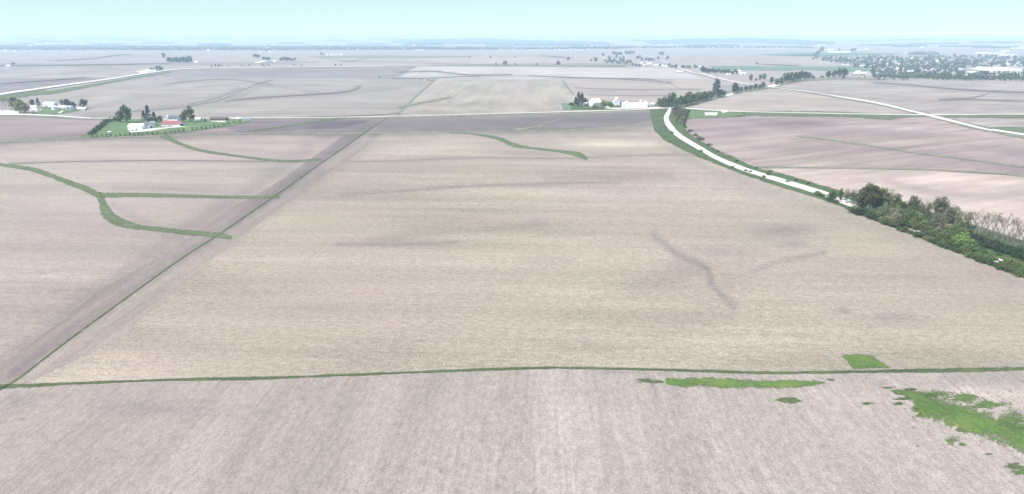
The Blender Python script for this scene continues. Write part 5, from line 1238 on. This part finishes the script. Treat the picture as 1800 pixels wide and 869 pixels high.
HB = [(1062, 103, 10), (1080, 104.5, 12), (1088, 99.5, 10), (1094, 103.5, 14), (1101, 102, 8), (1098, 99, 12), (1134, 113.5, 10), (1140, 114, 12), (1144, 113, 12), (1149, 115, 8), (1153, 116, 12), (1158, 115, 9), (1138, 110, 8), (1128, 112, 8), (1165, 117, 12), (1172, 118, 10), (1068, 86, 12), (1020, 86.5, 14), (1036, 87, 10), (1120, 98, 8), (1133, 116, 9), (1107, 105, 8)]
for i, (x, y, L) in enumerate(HB): gable("hamlet_building", "small white building among the trees of the straggling hamlet on the far road", "building", x, y, L, 8, 3.6, 2.4, rh.choice([3, 93, 40]), 'white', rh.choice(['whiteroof', 'grey', 'whiteroof']), [], [], group="hamlet buildings")
gable("church", "narrow white church with pointed tower at the lower left of the village", "church", 1545.5, 123.5, 6, 9, 7, 4, 85, 'white', 'whiteroof', [], [('E', 0, 1.2, 3, 2)], over=.2)
BIG = [(1479, 92.8, 90, 18, 'white', 'whiteroof', 5, "very long white poultry shed lying before the row of white sheds left of the village"), (1461, 89, 50, 16, 'white', 'whiteroof', 9, "tall white building behind the very long poultry shed"), (1449, 89, 22, 14, 'white', 'whiteroof', 8, "small white block left of the tall white building"),
       (1510, 88.6, 22, 14, 'white', 'whiteroof', 6, "white shed between the long poultry shed and the right-hand hall"), (1524, 87.8, 46, 16, 'white', 'whiteroof', 7, "white hall farthest right in the far shed row"),
       (1722, 130.5, 52, 22, 'white', 'whiteroof', 5, "long white factory hall on the left of the village works"), (1748, 124.5, 44, 20, 'white', 'whiteroof', 6, "white hall set behind the factory with a humped roof"), (1775, 131, 60, 18, 'white', 'whiteroof', 4.5, "long low white factory wing on the right"), (1800, 133, 40, 18, 'white', 'whiteroof', 4.5, "white hall at the right picture edge of the factory"),
       (1723, 121, 18, 12, 'white', 'whiteroof', 6, "white block rising above the factory hall"), (1728, 94.5, 90, 22, 'white', 'whiteroof', 6, "pale warehouse left of the far right business park"), (1754, 96, 90, 24, 'cream', 'whiteroof', 7, "cream warehouse in the middle of the business park"), (1768, 91.5, 60, 22, 'white', 'whiteroof', 9, "tall white block on top of the business park"),
       (1790, 86, 110, 26, 'white', 'whiteroof', 7, "farthest long white warehouse on the right edge"), (1765, 98.5, 40, 16, 'white', 'whiteroof', 6, "left of three short white units in the business park"), (1775, 98.5, 30, 16, 'white', 'whiteroof', 6, "middle of three short white units in the business park"), (1784, 98.5, 34, 16, 'white', 'whiteroof', 6, "right of three short white units in the business park"),
       (1758, 116.5, 16, 12, 'white', 'whiteroof', 6, "white block between trees above the right factory wing"), (1768, 115.5, 18, 12, 'white', 'whiteroof', 5, "low white block right of the one above the factory wing"), (1790, 117, 40, 14, 'white', 'whiteroof', 5, "long white roof at the village's right edge"),
       (1515, 117.5, 28, 14, 'white', 'whiteroof', 5, "white hall in a clearing on the village's left side"), (1504, 118.5, 8, 8, 'white', 'whiteroof', 8, "thin upright white silo-like block beside the clearing hall"), (1586, 123, 30, 14, 'cream', 'whiteroof', 5, "pale wide building at the village centre's lower edge"), (1609, 127.5, 34, 14, 'white', 'whiteroof', 4, "pale low school-like building in the lower village"),
       (1650, 108.5, 18, 12, 'white', 'whiteroof', 6, "bright white house high in the village"), (1643, 125, 22, 12, 'white', 'whiteroof', 6, "white twin-gabled building in the lower middle village"), (1668, 125.5, 14, 10, 'white', 'whiteroof', 6, "small white building right of the twin-gabled one"), (1683, 123, 20, 12, 'white', 'whiteroof', 4, "low white roof left of the factory hall"),
       (1592, 94.6, 18, 10, 'white', 'whiteroof', 5, "little white farm above the village's upper edge"), (1632, 133.5, 40, 10, 'cream', 'whiteroof', 3.5, "long pale roof low in the near village belt")]
for x, y, L, W, wl, rf, hh, lb in BIG: gable("large_shed", lb, "building", x, y, L, W, hh, W * .14, 4, wl, rf, [('S', -L * .25, 4, hh * .6, 0, 'cream'), ('S', L * .2, 4, hh * .6, 0, 'dark')], [])
vh = []
tries = 0
while len(vh) < 135 and tries < 5000:
    tries += 1; x = rh.uniform(1480, 1830); y = 135 - 31 * rh.random()
    if not inside(x, y, VIL) or any(abs(x - q[0]) < 5 and abs(y - q[1]) < 1.4 for q in vh): continue
    if any(a < x < c and b < y < d for a, b, c, d in OPEN[:1]): continue
    vh.append((x, y))
for x, y in vh: gable("village_house", "small pale house half hidden among the village trees", "house", x, y, rh.uniform(10, 17), 9, rh.uniform(3.4, 6), 2.8, rh.choice([4, 94, 20, 60]), rh.choice(['white', 'cream', 'tan', 'tan', 'cream']), rh.choice(['bluegrey', 'bluegrey', 'grey', 'bluegrey', 'brown', 'whiteroof']), [], [], group="village houses")
FW = [(47, 82, 30, "leftmost tip"), ]
for i, (x, y, L, hh) in enumerate([(52, 82, 60, 14), (66, 79.5, 110, 16), (78, 77.5, 80, 14), (88, 78, 40, 12)]):
    gable("distant_building", "white building of the bright hilltop complex on the far left horizon", "building", x, y, L, 30, hh, 4, 4, 'white', 'whiteroof', [], [], group="hilltop complex far left")
for x, y, L in [(372, 83, 40), (379, 82, 30), (366, 89.5, 22), (379, 89, 18), (600, 87, 20), (613, 87, 16), (628, 88, 30), (650, 87.5, 20), (687, 87.5, 24), (699, 87.5, 20), (711, 86.5, 40), (726, 80, 60), (784, 85.5, 16), (170, 73, 40), (1255, 78, 40), (1180, 80, 50), (880, 76, 30), (905, 86, 20), (920, 86.5, 16), (1648, 82, 50), (1622, 84, 40), (1620, 75, 60), (1742, 69.5, 60), (1512, 78, 30), (1441, 80, 40), (1450, 79.5, 40), (10, 91, 16), (26, 91, 14)]:
    gable("distant_building", "tiny white farm building scattered along the far blue woods", "building", x, y, L, 16, 8, 4, 4, 'white', 'whiteroof', [], [], group="tiny far buildings")

# ------------------------------------------------------------------ haze: one closed box of thin even air
zmin = float(GZ.min()) - 1.0; ztop = float(CAM[2]) + 6.0
hb = G(); RAD = 61000.0
hb.box(-RAD, RAD, -RAD, RAD, zmin, ztop)
hz = hb.obj("haze", [], None) if False else None
me = bpy.data.meshes.new("haze"); me.from_pydata(hb.v, [], hb.f); me.update()
hz = bpy.data.objects.new("haze", me); COL.objects.link(hz); tag(hz, kind='stuff')
hm = bpy.data.materials.new("haze"); hm.use_nodes = True; nt = hm.node_tree; nt.nodes.clear()
pv = nt.nodes.new('ShaderNodeVolumePrincipled'); ou = nt.nodes.new('ShaderNodeOutputMaterial')
pv.inputs['Color'].default_value = HAZE_COLOR + (1,); pv.inputs['Density'].default_value = HAZE_DENSITY; pv.inputs['Anisotropy'].default_value = 0.0
nt.links.new(pv.outputs[0], ou.inputs['Volume']); me.materials.append(hm)
print("terrain z", float(GZ.min()), float(GZ.max()), "cam", CAM[2], "rows", NV, "cols", NU)
